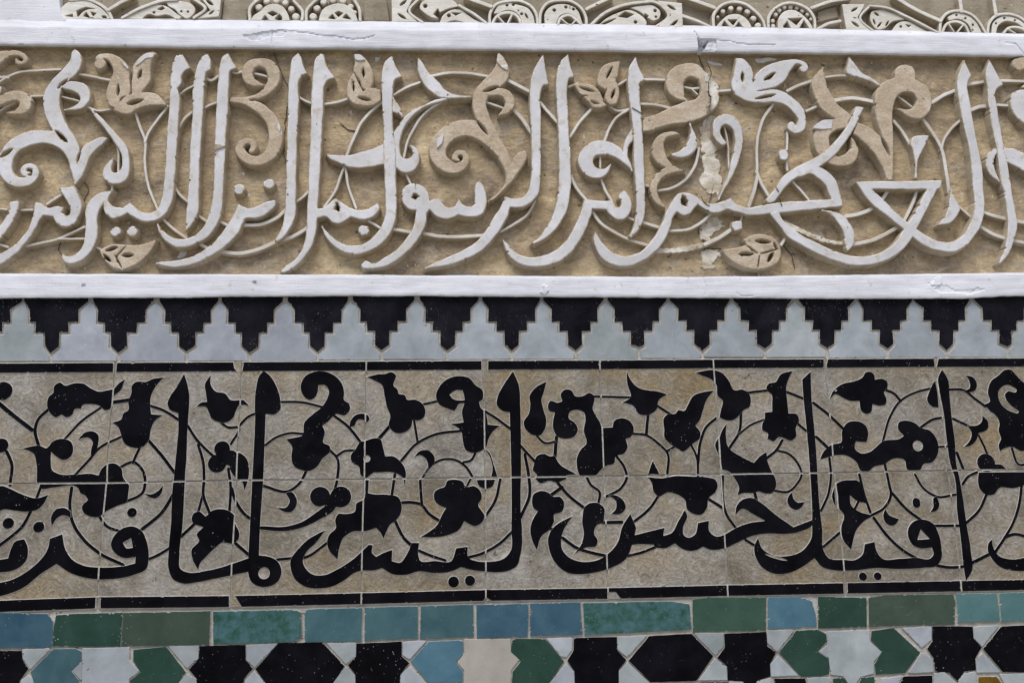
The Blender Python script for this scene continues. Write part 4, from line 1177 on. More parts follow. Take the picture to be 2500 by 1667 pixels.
FRIEZE = """
palmette cream | Mp 402,75 430,35 490,8 570,4 640,35 690,70 720,100 742,132* 440,134* 415,105 | -Mp 513,75* 575,52* 645,66* 590,66 545,90 525,115* 515,112* | -Mp 556,112* 575,85* 602,122* | -Mp 605,84* 645,92* 622,114* | -Mp 435,112* 487,98* 487,117* | -Mp 680,112 700,108 715,124 690,126
arch cream | Mr 470,2,20 580,-2,22 650,22,22 720,76,25 748,130,20
bar cream | Mr 725,68,26 800,22,26 890,-20,26
bar cream | Mr 815,122,22 900,74,25 1000,32,25 1095,4,25 1180,0,22
leaf cream | Mp 825,128* 880,92 960,62 1060,33 1112,45 1170,85 1218,118 1190,134* 960,134* | -Mp 950,128* 990,100 1050,112 1110,102 1175,130* | -Mc 1028,87,9 | -Mp 1050,66* 1085,46* 1100,60 1078,72*
leaf cream | Mp 1105,8* 1200,10 1280,30 1306,70 1290,105 1250,128 1210,112 1170,70 1120,40 | -Mc 1212,80,8 1255,82,8
bar cream | Mr 1270,-18,22 1370,65,22 1295,122,22
block cream | Mq 1330,-25 1482,-25 1462,114 1310,128 1402,70 | -Ml 1376,0,1424,38,22 1392,100,1430,72,14
slab tan | Mp 1492,10* 1585,0* 1650,55* 1650,140* 1482,138*
arch cream | Mr 1668,135,22 1668,60,25 1720,0,25 1760,-25,25
bead cream | Mc 1728,50,29
bead cream | Mc 1780,10,27
bead cream | Mc 1845,5,27
bead cream | Mc 1905,20,25
bead cream | Mc 1945,60,26
bead cream | Mc 1975,112,30
arch cream | Mp 1672,142* 1690,110 1740,75 1770,45 1810,30 1880,40 1920,90 1938,145* | -Mq 1785,90 1820,78 1858,95 1820,112 | -Mq 1745,142 1770,105 1797,138 | -Mq 1835,132 1862,95 1882,115 1882,142
arch cream | Mr 1935,-18,22 1990,40,22 2020,80,24 2016,138,22
arch cream | Mr 2044,140,22 2048,70,22 2090,20,22 2135,-18,22
bead cream | Mc 2090,112,30
bead cream | Mc 2115,56,28
bead cream | Mc 2160,15,27
bead cream | Mc 2222,4,27
bead cream | Mc 2290,10,27
bead cream | Mc 2342,45,24
arch cream | Mp 2125,145* 2150,70 2220,30 2300,30 2352,60 2395,148* | -Mq 2190,125 2220,98 2242,132 | -Mq 2235,90 2260,78 2292,90 2260,116 | -Mq 2285,122 2312,95 2346,134
bead cream | Nc 125,85,20
arch cream | Nr 110,-15,22 155,60,22 163,142,22
slab cream | Np 188,15* 340,0* 360,142* 184,142*
block cream | Nq 370,-20 522,-20 472,80 550,150 374,148 | -Nl 426,40,474,2,20 412,92,470,130,20
bar cream | Nr 562,-15,20 490,75,20 582,155,22
leaf cream | Np 570,20 600,0 700,-10 790,10 822,45* 730,70 690,90 655,100 690,130 640,120 590,90 560,60 | -Nc 597,43,15 | -Nq 680,60 700,100 650,100
leaf cream | Np 690,158* 720,100 770,70 830,65 880,100 920,130 1005,158* | -Nc 755,107,13 | -Nq 770,88 835,90 800,108 | -Np 730,158* 790,140 860,156*
bar cream | Nr 825,42,24 920,95,22 1005,158,20
bar cream | Nr 870,-15,34 960,20,30 1035,46,30
arch cream | Nr 1028,162,20 1030,90,22 1070,30,22 1150,8,22 1240,10,22 1310,50,22 1342,110,22 1347,165,20
palmette cream | Np 1050,95 1090,32 1150,18 1210,32 1290,62 1320,110 1330,168* 1238,168* 1230,120 1190,80 1130,74 1085,92 | -Nc 1143,37,10 1185,34,10 1240,95,10 | -Nl 1262,90,1284,128,14
arch cream | Nr 1045,162,22 1070,115,22 1130,88,24 1190,95,24 1225,130,22 1234,168,20 | Nr 1080,110,15 1130,164,12 | Nr 1175,100,18 1145,164,14
arch cream | Nr 1362,165,20 1370,80,22 1410,25,22 1490,5,22 1580,15,22 1640,60,22 1670,120,22 1674,175,20
palmette cream | Np 1395,165* 1395,90 1430,50 1500,30 1570,40 1620,80 1640,140 1652,178* 1600,120 1550,95 1500,108 1470,168* | -Nc 1458,72,12 1535,52,11 1587,65,11
arch cream | Nr 1482,172,20 1500,125,22 1550,105,22 1600,130,22 1642,176,18 | Nr 1500,125,14 1560,174,12 | Nr 1600,140,14 1570,174,12
bar cream | Nr 1675,62,26 1760,20,26 1840,-16,26
bar cream | Nr 1698,172,22 1790,92,24 1900,42,24 2050,16,24 2125,14,22 2222,105,22 2120,195,22
leaf cream | Np 1958,55* 2040,40 2120,40 2167,80 2160,125 2120,142 2070,112 2020,78 | -Nc 2132,75,12 2137,115,9 | -Nq 2060,92 2090,108 2070,124
leaf cream | Np 1742,184* 1800,130 1880,90 1960,70 2030,100 2075,150 2062,195* 1850,192* | -Nc 2000,150,12 | -Nq 1885,116 1930,82 1990,100 1945,124 | -Nl 1750,178,1872,126,16
block cream | Nq 2140,8 2312,24 2317,195 2140,195 2237,105 | -Nl 2212,36,2268,72,20 2228,184,2284,138,20
bar cream | Or 72,105,26 170,140,24 275,188,20
bar cream | Or 60,-25,30 180,15,30 285,52,30
arch cream | Or 280,195,22 285,90,24 330,40,22 400,15,24 480,25,24 560,80,24 610,140,22 627,200,20
bead cream | Oc 308,115,14
bead cream | Oc 342,78,20
bead cream | Oc 395,58,22
bead cream | Oc 455,58,24
bead cream | Oc 508,78,25
bead cream | Oc 547,125,25
bead cream | Oc 578,172,26
arch cream | Op 285,195* 330,140 390,100 450,100 510,140 542,200* | -Oq 330,182 350,142 388,188 | -Oq 372,136 437,134 410,172 | -Oq 418,192 446,150 480,194
arch cream | Or 645,200,22 650,110,24 690,60,22 760,25,22 840,30,24 910,65,24 950,120,22 957,205,20
bead cream | Oc 678,175,19
bead cream | Oc 675,140,19
bead cream | Oc 693,98,20
bead cream | Oc 718,70,20
bead cream | Oc 752,50,19
bead cream | Oc 795,46,20
bead cream | Oc 836,54,17
bead cream | Oc 873,72,19
bead cream | Oc 908,98,17
bead cream | Oc 930,130,15
arch cream | Op 706,205* 715,120 750,80 810,70 870,100 920,150 948,205* | -Oq 742,178 770,145 800,202 755,202 | -Oq 772,128 872,124 832,172 | -Oq 846,203 882,140 922,203
slab tan | Op 975,82* 1100,42* 1112,120* 972,152*
bar cream | Or 935,55,25 1050,15,25 1190,-8,25
bar cream | Or 968,202,25 1040,162,25 1125,142,25
block cream | Oq 1135,30 1292,32 1242,120 1340,212 1165,208 1150,120 | -Ol 1196,80,1240,56,18 1200,146,1250,184,20
bar cream | Or 1322,42,18 1257,125,18 1348,214,20
bar cream | Or 1322,42,18 1450,60,20 1560,110,20 1680,170,20 1778,222,18
palmette cream | Op 1335,80 1380,65 1480,90 1562,130 1470,150 1420,192 1370,198 1330,150 | -Ol 1352,84,1384,108,18 1346,128,1360,168,14 1372,186,1402,150,14 1428,176,1450,140,14
leaf cream | Op 1462,214* 1520,150 1580,145 1650,180 1728,220* | -Oc 1530,180,10 | -Oq 1560,165 1600,172 1580,184
bar cream | Or 1490,-18,30 1600,50,30 1700,100,30 1795,142,30
arch cream | Or 1790,222,22 1800,140,22 1840,90,22 1920,75,22 2000,100,22 2060,160,22 2098,228,20
palmette cream | Op 1835,118 1900,88 1970,102 2030,150 2072,224* 2004,224* 1970,160 1910,132 1850,142 | -Oc 1900,106,9 1960,126,9 2010,170,9
arch cream | Or 1805,222,20 1840,160,20 1900,145,22 1960,170,22 1987,224,20 | Or 1850,160,14 1890,220,12 | Or 1945,170,14 1905,222,12
bar cream | Or 1925,-15,30 1935,78,28
bar cream | Or 2148,-15,28 2166,98,28
arch cream | Or 2110,235,22 2120,160,22 2160,110,22 2240,95,22 2330,120,22 2400,180,22
palmette cream | Or 2150,222,38 2162,165,44 2220,128,46 2300,142,40 2390,210,30 | -Oc 2165,160,8 2220,125,9 2290,140,8
arch cream | Or 2210,232,20 2250,190,20 2320,188,22 2390,225,22 | Or 2250,200,14 2300,230,12
"""
# ------------------------------------------------------------------ layers (metres, y grows into the wall)
Y_GROUND, Y_LETTER, Y_TAN, Y_STEM = 0.0025, -0.012, -0.0105, -0.0058
Y_FRIEZE, Y_FTOP = 0.004, -0.0075
Y_TILE, Y_BED, Y_GLAZE = -0.0042, -0.0022, -0.0050
Y_MOULD = -0.013

def grid_mesh(name, nx, nz, fn, mats, parent, **props):
    verts = [fn(i / nx, j / nz) for j in range(nz + 1) for i in range(nx + 1)]
    faces = [(j*(nx+1)+i, j*(nx+1)+i+1, (j+1)*(nx+1)+i+1, (j+1)*(nx+1)+i) for j in range(nz) for i in range(nx)]
    me = bpy.data.meshes.new(name)
    me.from_pydata(verts, [], faces)
    me.polygons.foreach_set('use_smooth', [True] * len(faces))
    o = link(name, me, None, mats)
    if parent is not None:
        o.parent = parent
        o.location = -parent.location
    for k, v in props.items():
        o[k] = v
    return o

def box(name, x0, x1, y0, y1, z0, z1, mat, parent=None):
    me = bpy.data.meshes.new(name)
    V = [(x, y, z) for z in (z0, z1) for y in (y0, y1) for x in (x0, x1)]
    me.from_pydata(V, [], [(0, 2, 3, 1), (4, 5, 7, 6), (0, 1, 5, 4), (2, 6, 7, 3), (0, 4, 6, 2), (1, 3, 7, 5)])
    o = link(name, me, None, [mat])
    if parent is not None:
        o.parent = parent
        o.location = -parent.location
    return o

# ------------------------------------------------------------------ ground and wall
def ground_fn(u, v):
    return (-30 + 60 * u, -30 + 30.35 * v, 0.012 * noise.noise(Vector((u * 40, v * 40, 0))) - 0.01)
grid_mesh('ground', 60, 60, ground_fn, [M['paving']], None, kind='structure')

z_mb = polyline_z([(0, 726), (430, 724), (860, 720), (1250, 722), (1680, 725), (2000, 727), (2350, 727), (2500, 719)], -0.012)
z_mt = polyline_z([(0, 666), (860, 669), (1680, 674.5), (2100, 669), (2500, 664)], -0.012)
z_ub = polyline_z([(0, 107), (500, 114), (860, 116.5), (1680, 124), (2100, 129), (2500, 135.6)], Y_MOULD)
z_ut = polyline_z([(0, 63), (860, 69.5), (1680, 77), (2500, 88)], Y_MOULD)
z_uc = polyline_z([(0, 45), (860, 52), (1680, 63), (2500, 83)], -0.0078)

wall = thing('wall', 'masonry wall with pale mortar that carries the plaster bands and tile courses', 'wall', (0.1, 0.05, 0.0))
box('masonry', X0, X1, 0.009, 0.32, -0.02, 2.75, M['grout'], wall)
def bed_fn(u, v):
    x = X0 + (X1 - X0) * u
    zt = z_mb(x) + 0.012
    z = 0.0 + zt * v
    # finer rows near the tiles
    z = zt - (zt - 0.0) * (1 - v) ** 2.2
    w = noise.noise(Vector((x * 60, 1, z * 60))) * .0003 + noise.noise(Vector((x * 240, 4, z * 240))) * .0003
    return (x, Y_BED + w, z)
grid_mesh('mortar_bed', 700, 260, bed_fn, [M['grout']], wall)

# ------------------------------------------------------------------ carved calligraphy band
panel = thing('calligraphy_panel', 'carved plaster band of white Arabic calligraphy and tan scrolls on ochre ground', 'plaster relief', (0.1, Y_GROUND, z_mt(0.1)))
def ground_wave(x, z):
    """Hand-scooped plaster between the letters."""
    return noise.noise(Vector((x * 20, 0, z * 26))) * .0014 + noise.noise(Vector((x * 62, 3, z * 62))) * .0008 + noise.noise(Vector((x * 210, 5, z * 210))) * .0003
def hug_ground(o):
    """Let a thin patch follow the plaster under it."""
    for v in o.data.vertices:
        p = v.co + Vector((o.location.x + panel.location.x, 0, o.location.z + panel.location.z))
        v.co.y += ground_wave(p.x, p.z)
def ochre_fn(u, v):
    x = X0 + (X1 - X0) * u
    za, zb = z_mt(x) - 0.012, z_ub(x) + 0.014
    z = za + (zb - za) * v
    return (x, Y_GROUND + ground_wave(x, z), z)
grid_mesh('background_panel', 1400, 170, ochre_fn, [M['ochre']], panel)

def rows(block):
    return [r.strip() for r in block.strip().splitlines() if r.strip()]

for r in rows(STUCCO):
    head, spec = r.split('|', 1)
    name, colour = head.split()
    top = {'white': Y_LETTER, 'tan': Y_TAN}[colour]
    if name != 'letter' and name != 'dot' and colour == 'white':
        top = Y_LETTER + 0.0014
    carve(name, spec, panel, (colour, 'side', 'rim' if colour == 'white' else 'tan'), top, Y_GROUND + 0.0035, bevel=.0017, draft=.0016, jitter=.0008, wave=.0008, smooth=True, label=('tan ' + name.replace('_', ' ') if colour == 'tan' else None),
          chips=14 if name in ('letter', 'leaf_scroll') else 5, chip_r=.0015)
for r in rows(STEMS):
    win, w, ptsx = r.split(' ', 2)
    carve('vine_stem', win + 'r ' + ptsx, panel, ('vine', 'side'), Y_STEM, Y_GROUND + 0.0035, bevel=.0009, draft=.0009, jitter=.0005, smooth=True, dw=float(w) * 1.05, wave=.0006)
for k, r in enumerate(rows(ROPES)):
    win, w, ptsx = r.split(' ', 2)
    ops = parse_ops(win + 'r ' + ptsx, Y_STEM, float(w))
    a = ops[0][2]
    for i in range(len(a)):
        a[i, 2] *= 0.72 + 0.42 * abs(math.sin(i * 0.14)) + 0.1 * math.sin(i * .05 + k)
    carve('broken_stem', ops, panel, ('repair', 'side'), Y_STEM + .002, Y_GROUND + .0025, bevel=.0009, draft=.0012, jitter=.0009, wave=.001)
for k, r in enumerate(rows(REPAIRS)):
    tops = (Y_TAN - .0016, Y_GROUND - .0016, Y_GROUND - .0013, Y_GROUND - .0012, Y_TAN - .0018)
    o = carve('repair_patch', r, panel, ('repair' if k < 4 else 'white', 'repair'), tops[k], tops[k] + .006, bevel=.0007, draft=.001, jitter=0.0034 if k in (1, 2, 3) else .0016, wave=.0016, chips=26 if k < 4 else 0, chip_r=.0042)
    if k in (1, 2, 3):
        hug_ground(o)
for colour, spec in (('side', 'Aq 1434,660 1507,676 1470,690 1436,704'), ('white', 'Ap 905,140 930,88 985,55 1028,55 1020,80 970,92 930,125'), ('white', 'Bp 124,64 160,66 196,98 160,102 132,96'),
                     ('rim', 'Bp 1084,56 1115,84 1146,140 1148,170 1110,150 1078,118'), ('white', 'Bp 684,625 720,600 705,660 672,690'), ('rim', 'Ap 800,96 832,118 856,158 850,165 820,130'), ('white', 'Ap 1862,520 1874,560 1866,580 1852,545')):
    carve('paint_patch', spec, panel, (colour, colour), (Y_LETTER if spec.startswith('Aq') else Y_TAN) - .0018, Y_TAN + .004, bevel=.0003, draft=.0003, jitter=.0012)
for spec in ('Cp 238,108 290,118 334,132 330,142 280,134 236,120', 'Cp 556,98 640,92 706,90 690,104 640,112 600,120 560,112', 'Ap 1205,1362 1248,1358 1240,1400 1190,1422 1178,1416 1200,1396', 'Bp 262,86 296,84 284,104 264,116'):
    hug_ground(carve('paint_patch', spec, panel, ('white', 'white'), Y_GROUND - .0007, Y_GROUND + .003, bevel=.0002, draft=.0002, jitter=.0025, lift=0))
M['crack'] = plaster('painted_crack_shade', [(0.35, (0.035, 0.028, 0.02)), (0.65, (0.07, 0.055, 0.04))], 60, 0.5)  # near-black brown that paints in the shade inside the cracks
def run_crack(spec, y_of, width):
    win, ptsx = spec.split(' ', 1)
    a = parse_ops(win + 'r ' + ptsx, Y_GROUND, 5)[0][2][::2]
    P, Rr = [], []
    for i, (x, z, _) in enumerate(a):
        p = Vector((x * 120, 0, z * 120))
        v = noise.noise_vector(p) * .0016 + noise.noise_vector(p * 4) * .0008
        end = min(1.0, i / 6, (len(a) - 1 - i) / 6)
        P.append((x + v.x, z + v.z))
        Rr.append((width * (.35 + .9 * abs(noise.noise(p * .8)))) * end + .00003)
    crack_strip(P, Rr, panel, y_of, M['crack'])
for r in rows(CRACKS):
    run_crack(r, lambda x, z: Y_GROUND + ground_wave(x, z) - .0019, .00034)
for spec, yy, w in (('C 214,150 236,200 240,240 224,300 224,340 242,400 218,470', Y_TAN - .0046, .0010), ('C 176,1040 200,1075 235,1100', Y_LETTER - .0022, .0003), ('C 700,1048 706,1075 712,1108', Y_LETTER - .0022, .00035),
                    ('C 672,972 690,1000 694,1012', Y_LETTER - .0022, .0003), ('B 535,935 533,990', Y_LETTER - .0022, .0002), ('B 1965,450 2035,490', Y_LETTER - .0022, .00022)):
    run_crack(spec, lambda x, z: yy, w)

# ------------------------------------------------------------------ mouldings
def poly_xz(win, s, y):
    return np.array([pt(win, c[0], c[1], y) for c, _ in parse_points(s)])
UP_CHIPS = [(poly_xz('M', '1620,238 1700,228 1760,210 1820,208 1880,196 1920,214 1890,245 1840,240 1790,250 1720,276 1660,268', Y_MOULD), .0022),
            (poly_xz('O', '172,250 200,262 250,258 296,268 300,320 285,345 230,350 180,372 176,320', Y_MOULD), .004),
            (poly_xz('O', '176,262 215,285 245,268 230,310 200,345 180,372', Y_MOULD), .014),
            (poly_xz('M', '118,292 152,292 150,312 126,312', Y_MOULD), .005), (poly_xz('M', '215,302 232,302 230,318 216,318', Y_MOULD), .005),
            (poly_xz('M', '830,300 868,318 850,330 828,318', Y_MOULD), .005), (poly_xz('M', '1555,312 1585,318 1570,334 1548,330', Y_MOULD), .005)]
UP_CRACKS = [poly_xz('M', '1815,205 1816,255 1820,330', Y_MOULD), poly_xz('M', '1900,205 1990,215 2060,222 2140,238 2230,242 2290,252 2352,264 2420,262 2500,240', Y_MOULD),
             poly_xz('O', '150,205 172,245 182,300 180,372', Y_MOULD), poly_xz('O', '290,268 400,280 440,292 520,300 600,302 690,300', Y_MOULD),
             poly_xz('O', '2230,288 2295,292 2352,362', Y_MOULD)]
LO_CHIPS = [(poly_xz('G', '545,88 570,92 566,112 548,108', -.012), .004), (poly_xz('G', '1685,70 1712,74 1705,88 1686,84', -.012), .004),
            (poly_xz('H', '1380,95 1415,105 1420,140 1395,165 1360,150', -.012), -.0018), (poly_xz('I', '1720,85 1800,30 1810,90 1780,100 1740,105', -.012), -.0016),
            (poly_xz('I', '1750,120 1830,95 1900,135 2050,120 2100,128 2000,155 1800,150', -.012), .0014)]
LO_CRACKS = [poly_xz('I', '205,45 230,110 228,165', -.012), poly_xz('I', '1715,90 1770,60 1805,35', -.012), poly_xz('I', '430,150 470,175 540,170', -.012)]

def dist_line(x, z, L):
    p = np.array((x, z))
    a, b = L[:-1], L[1:]
    e = b - a
    t = np.clip(((p - a) * e).sum(1) / (e * e).sum(1), 0, 1)
    q = a + e * t[:, None]
    return float(np.sqrt(((p - q)**2).sum(1)).min())

def moulding(name, label, zb, zt, zc, y_front, y_low, y_high, chips, cracks, seed, groove=.0020):
    """A hand-run plaster fillet: underside, brushed front, sloping upper face, end caps."""
    root = thing(name, label, 'plaster ledge', (0.1, y_front, zb(0.1)))
    prof = [('u', 1.0), ('u', .66), ('u', .33), ('u', .08)] + [('f', k / 17) for k in range(18)] + [('t', k / 6) for k in range(1, 7)] + [('b', 1.0)]
    nx = 2800
    boxes = [(c[:, 0].min(), c[:, 0].max(), c, d) for c, d in chips]
    cb = [(c[:, 0].min() - .002, c[:, 0].max() + .002, c) for c in cracks]
    verts = []
    for kind, t in prof:
        for i in range(nx + 1):
            x = X0 + (X1 - X0) * i / nx
            wz = noise.noise(Vector((x * 16, seed, 0))) * .0010 + noise.noise(Vector((x * 70, seed, 3))) * .0006 + noise.noise(Vector((x * 260, seed, 3))) * .0003
            wt = noise.noise(Vector((x * 18, seed, 9))) * .0007 + noise.noise(Vector((x * 90, seed, 5))) * .0004
            B, T, C = zb(x) + wz, zt(x) + wt, zc(x) + wt
            bow = noise.noise(Vector((x * 9, seed, 1))) * .0010
            if kind == 'u':
                y, z = y_front + bow + .0012 + (y_low - y_front) * t, B + .0004 * t - .0005 * (t < .2)
            elif kind == 'f':
                z = B + (T - B) * t
                y = y_front + bow + .0010 * (abs(2 * t - 1) ** 8) + noise.noise(Vector((x * 35, seed, z * 120))) * .0004
                for a, b, c, d in boxes:
                    if a < x < b and inside((x, z), c):
                        y += d * (.75 + .5 * noise.noise(Vector((x * 160, 7, z * 160))))
                for a, b, c in cb:
                    if a < x < b:
                        q = dist_line(x, z, c)
                        if q < .0013:
                            y += groove * (1 - q / .0013)
            elif kind == 'b':
                y, z = .008, C + .0005
            else:
                z = T + (C - T) * t
                y = y_front + bow + .001 + (y_high - y_front) * t + noise.noise(Vector((x * 35, seed, z * 120))) * .0003
            verts.append((x, y, z))
    n1 = nx + 1
    faces = [(j*n1+i, j*n1+i+1, (j+1)*n1+i+1, (j+1)*n1+i) for j in range(len(prof) - 1) for i in range(nx)]
    me = bpy.data.meshes.new('ledge')
    me.from_pydata(verts, [], faces)
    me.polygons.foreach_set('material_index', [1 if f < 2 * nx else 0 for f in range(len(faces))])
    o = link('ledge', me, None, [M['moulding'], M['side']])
    o.parent = root
    o.location = -root.location
    return root

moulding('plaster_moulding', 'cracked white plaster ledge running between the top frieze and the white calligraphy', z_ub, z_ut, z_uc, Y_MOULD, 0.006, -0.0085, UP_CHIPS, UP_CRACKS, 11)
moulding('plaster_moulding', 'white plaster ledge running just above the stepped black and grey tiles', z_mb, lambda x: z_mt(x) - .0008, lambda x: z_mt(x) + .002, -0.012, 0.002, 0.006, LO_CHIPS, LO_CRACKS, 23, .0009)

# ------------------------------------------------------------------ carved frieze at the top
frieze = thing('carved_frieze', 'cream carved plaster frieze of arches, beads and leaves along the top edge', 'plaster relief', (0.1, Y_FRIEZE, z_uc(0.1)))
def frieze_fn(u, v):
    x = X0 + (X1 - X0) * u
    z0 = z_uc(x) - .006
    z = z0 + .16 * v
    w = noise.noise(Vector((x * 40, 0, z * 40))) * .0006 + noise.noise(Vector((x * 190, 3, z * 190))) * .0003
    return (x, Y_FRIEZE + w, z)
grid_mesh('background_panel', 900, 50, frieze_fn, [M['frieze_ground']], frieze)
for r in rows(FRIEZE):
    head, spec = r.split('|', 1)
    name, colour = head.split()
    top = {'slab': Y_FRIEZE - .0035, 'palmette': Y_FTOP + .002, 'leaf': Y_FTOP + .002, 'bead': Y_FTOP + .0022, 'bar': Y_FTOP - .0005}.get(name, Y_FTOP)
    carve(name, spec, frieze, ('frieze_ground' if name == 'slab' else colour, 'side' if name != 'slab' else 'frieze_ground'), top, Y_FRIEZE + .002,
          bevel=.0028 if name == 'bead' else .0011, draft=.0008, jitter=.0004, wave=.0004, smooth=True)
pil = thing('plaster_block', 'smooth bright white plaster block at the top left end of the frieze', 'plaster block', (*on_wall(180, 40, 0)[:1], Y_FTOP, on_wall(180, 45, 0)[1]))
carve('block_face', 'Pp -420,-150* 143,-150* 145,0 147,20 152,36 162,47* 162,54* -420,54*', pil, ('moulding', 'moulding'), -0.0088, Y_FRIEZE + .002, bevel=.001, draft=.0005, jitter=.0006, wave=.0006)

# ------------------------------------------------------------------ stepped border
border = thing('stepped_tile_border', 'tile border of black stepped merlons hanging between grey white stepped tiles', 'tile border', (0.1, Y_TILE, z_mb(0.1) - .09))
rnd = random.Random(5)
LEV = {'G': (150, 205, 262, 348, 415, 505), 'H': (145, 198, 256, 342, 405, 496), 'I': (145, 200, 253, 335, 400, 490)}
BOT = {'G': 606, 'H': 594, 'I': 580}
def to_g(win, x, y):          # any border window -> G coordinates
    ox, oy, s = WIN[win]
    return x + ox * s, y
tiles = []
for r in rows(MERLONS):
    f = r.split()
    w = f[0]
    tl, tr, sl, sr, ml, mr, kl, kr, tx, ty = (float(q) for q in f[1:])
    y0, y1, y2, y3, y4, y5 = LEV[w]
    g = rnd.uniform
    def J(x, y):
        X, Y = to_g(w, x, y)
        return '%.1f,%.1f' % (X + g(-3, 3), Y + g(-3, 3))
    poly = [J(tl, y0), J(tr, y0), J(tr, y1), J(sr, y2), J(sr, y3), J(mr, y3), J(mr, y4), J(kr, y4), J(kr, y5), J(tx, ty), J(kl, y5), J(kl, y4), J(ml, y4), J(ml, y3), J(sl, y3), J(sl, y2), J(tl, y1)]
    carve(lift=0, name='black_tile', spec='Gq ' + ' '.join(poly), parent=border, mats=('black_merlon', 'chip'), y_top=Y_TILE - g(0, .0006), y_base=Y_BED + .003, bevel=.0006, draft=.0004, jitter=.0005, chips=9, chip_r=.0014)
    G = lambda x: x + WIN[w][0] * S1
    tiles.append(dict(w=w, tl=G(tl), tr=G(tr), sl=G(sl), sr=G(sr), ml=G(ml), mr=G(mr), kl=G(kl), kr=G(kr), tx=G(tx), ty=ty, lv=LEV[w], bot=BOT[w]))
PERIOD = 408
tiles.append({k: (v + PERIOD if k in ('tl', 'tr', 'sl', 'sr', 'ml', 'mr', 'kl', 'kr', 'tx') else v) for k, v in tiles[-1].items()})   # the next repeat, built as a copy below
shades = 'greygreen lilac lilac lilac lilac grey grey grey grey greygreen grey grey greygreen grey grey grey greygreen'.split()
for k in range(len(tiles) - 1):
    a, b = tiles[k], tiles[k + 1]
    q = 12
    g = rnd.uniform
    la, lb = a['lv'], b['lv']
    ax = (a['tr'] + b['tl']) / 2
    ay = (la[1] + lb[1]) / 2 + 16
    bot = (a['bot'] + b['bot']) / 2
    P = [(a['tx'] + q, bot), (a['tx'] + q, a['ty'] + 18), (a['kr'] + q, la[5] + 12), (a['kr'] + q, la[4] + q), (a['mr'] + q, la[4] + q), (a['mr'] + q, la[3] + q), (a['sr'] + q, la[3] + q), (a['sr'] + q, la[2] + 8),
         (ax - 14, ay + 4), (ax, ay - 10), (ax + 14, ay + 4),
         (b['sl'] - q, lb[2] + 8), (b['sl'] - q, lb[3] + q), (b['ml'] - q, lb[3] + q), (b['ml'] - q, lb[4] + q), (b['kl'] - q, lb[4] + q), (b['kl'] - q, lb[5] + 12), (b['tx'] - q, b['ty'] + 18), (b['tx'] - q, bot)]
    s = ' '.join('%.1f,%.1f' % (x + g(-4, 4), y + g(-3, 3)) for x, y in P)
    carve(lift=0, name='grey_tile', spec='Gq ' + s, parent=border, mats=(shades[k % len(shades)], 'chip'), y_top=Y_TILE - g(0, .0005), y_base=Y_BED + .003, bevel=.0005, draft=.0004, jitter=.0005, chips=5, chip_r=.0012)

# ------------------------------------------------------------------ inscription tiles
band = thing('inscription_tile_band', 'band of square tiles with black Arabic script and flowers on scraped beige clay', 'tile band', (0.1, Y_TILE, on_wall(1250, 1480, Y_TILE)[1]))
UJ = [[('D', -72, 40), ('D', -110, 774)], [('D', 700, 36), ('D', 690, 200), ('D', 672, 400), ('D', 655, 600), ('D', 652, 768)], [('D', 1470, 32), ('D', 1464, 200), ('D', 1452, 420), ('D', 1442, 600), ('D', 1436, 752)],
      [('D', 2226, 28), ('D', 2222, 300), ('D', 2216, 600), ('D', 2214, 745)], [('E', 993, 24), ('E', 1000, 300), ('E', 1005, 735)], [('E', 1702, 22), ('E', 1712, 300), ('E', 1722, 550), ('E', 1728, 727)],
      [('F', 462, 16), ('F', 475, 200), ('F', 490, 400), ('F', 504, 600), ('F', 509, 715)], [('F', 1136, 14), ('F', 1155, 200), ('F', 1180, 450), ('F', 1195, 705)], [('F', 1806, 10), ('F', 1830, 200), ('F', 1860, 400), ('F', 1882, 690)], [('F', 2500, 8), ('F', 2580, 684)]]
LJ = [[('D', -112, 774), ('D', -180, 1560)], [('D', 648, 768), ('D', 630, 950), ('D', 610, 1200), ('D', 598, 1350), ('D', 590, 1532)], [('D', 1440, 752), ('D', 1428, 950), ('D', 1412, 1200), ('D', 1405, 1350), ('D', 1400, 1524)],
      [('D', 2212, 745), ('D', 2204, 1000), ('D', 2198, 1300), ('D', 2195, 1506)], [('E', 1008, 735), ('E', 1010, 1100), ('E', 1011, 1486)], [('E', 1730, 727), ('E', 1740, 1000), ('E', 1750, 1350), ('E', 1755, 1474)],
      [('F', 509, 715), ('F', 525, 950), ('F', 540, 1250), ('F', 552, 1456)], [('F', 1200, 705), ('F', 1225, 950), ('F', 1250, 1200), ('F', 1268, 1442)], [('F', 1890, 690), ('F', 1920, 950), ('F', 1950, 1200), ('F', 1972, 1428)], [('F', 2585, 684), ('F', 2670, 1415)]]
def src(p):
    ox, oy, s = WIN[p[0]]
    return (ox + p[1] / s, oy + p[2] / s)
def ops_line(pts, w):
    return parse_ops('-Pr ' + ' '.join('%.2f,%.2f,%.2f' % (*src(p), w) for p in pts), Y_TILE)
HJ = [('D', -180, 776), ('D', 0, 773), ('D', 700, 767), ('D', 1440, 752), ('D', 2214, 745), ('E', 1005, 735), ('E', 1725, 727), ('F', 509, 715), ('F', 1195, 706), ('F', 1885, 692), ('F', 2600, 684)]
CUT_U = [o for j in UJ for o in ops_line(j, 3.0)]
CUT_L = [o for j in LJ for o in ops_line(j, 3.0)]
CUT_H = ops_line(HJ, 3.0)
WIDE = []                                          # mortar squeezed out at a few strip ends
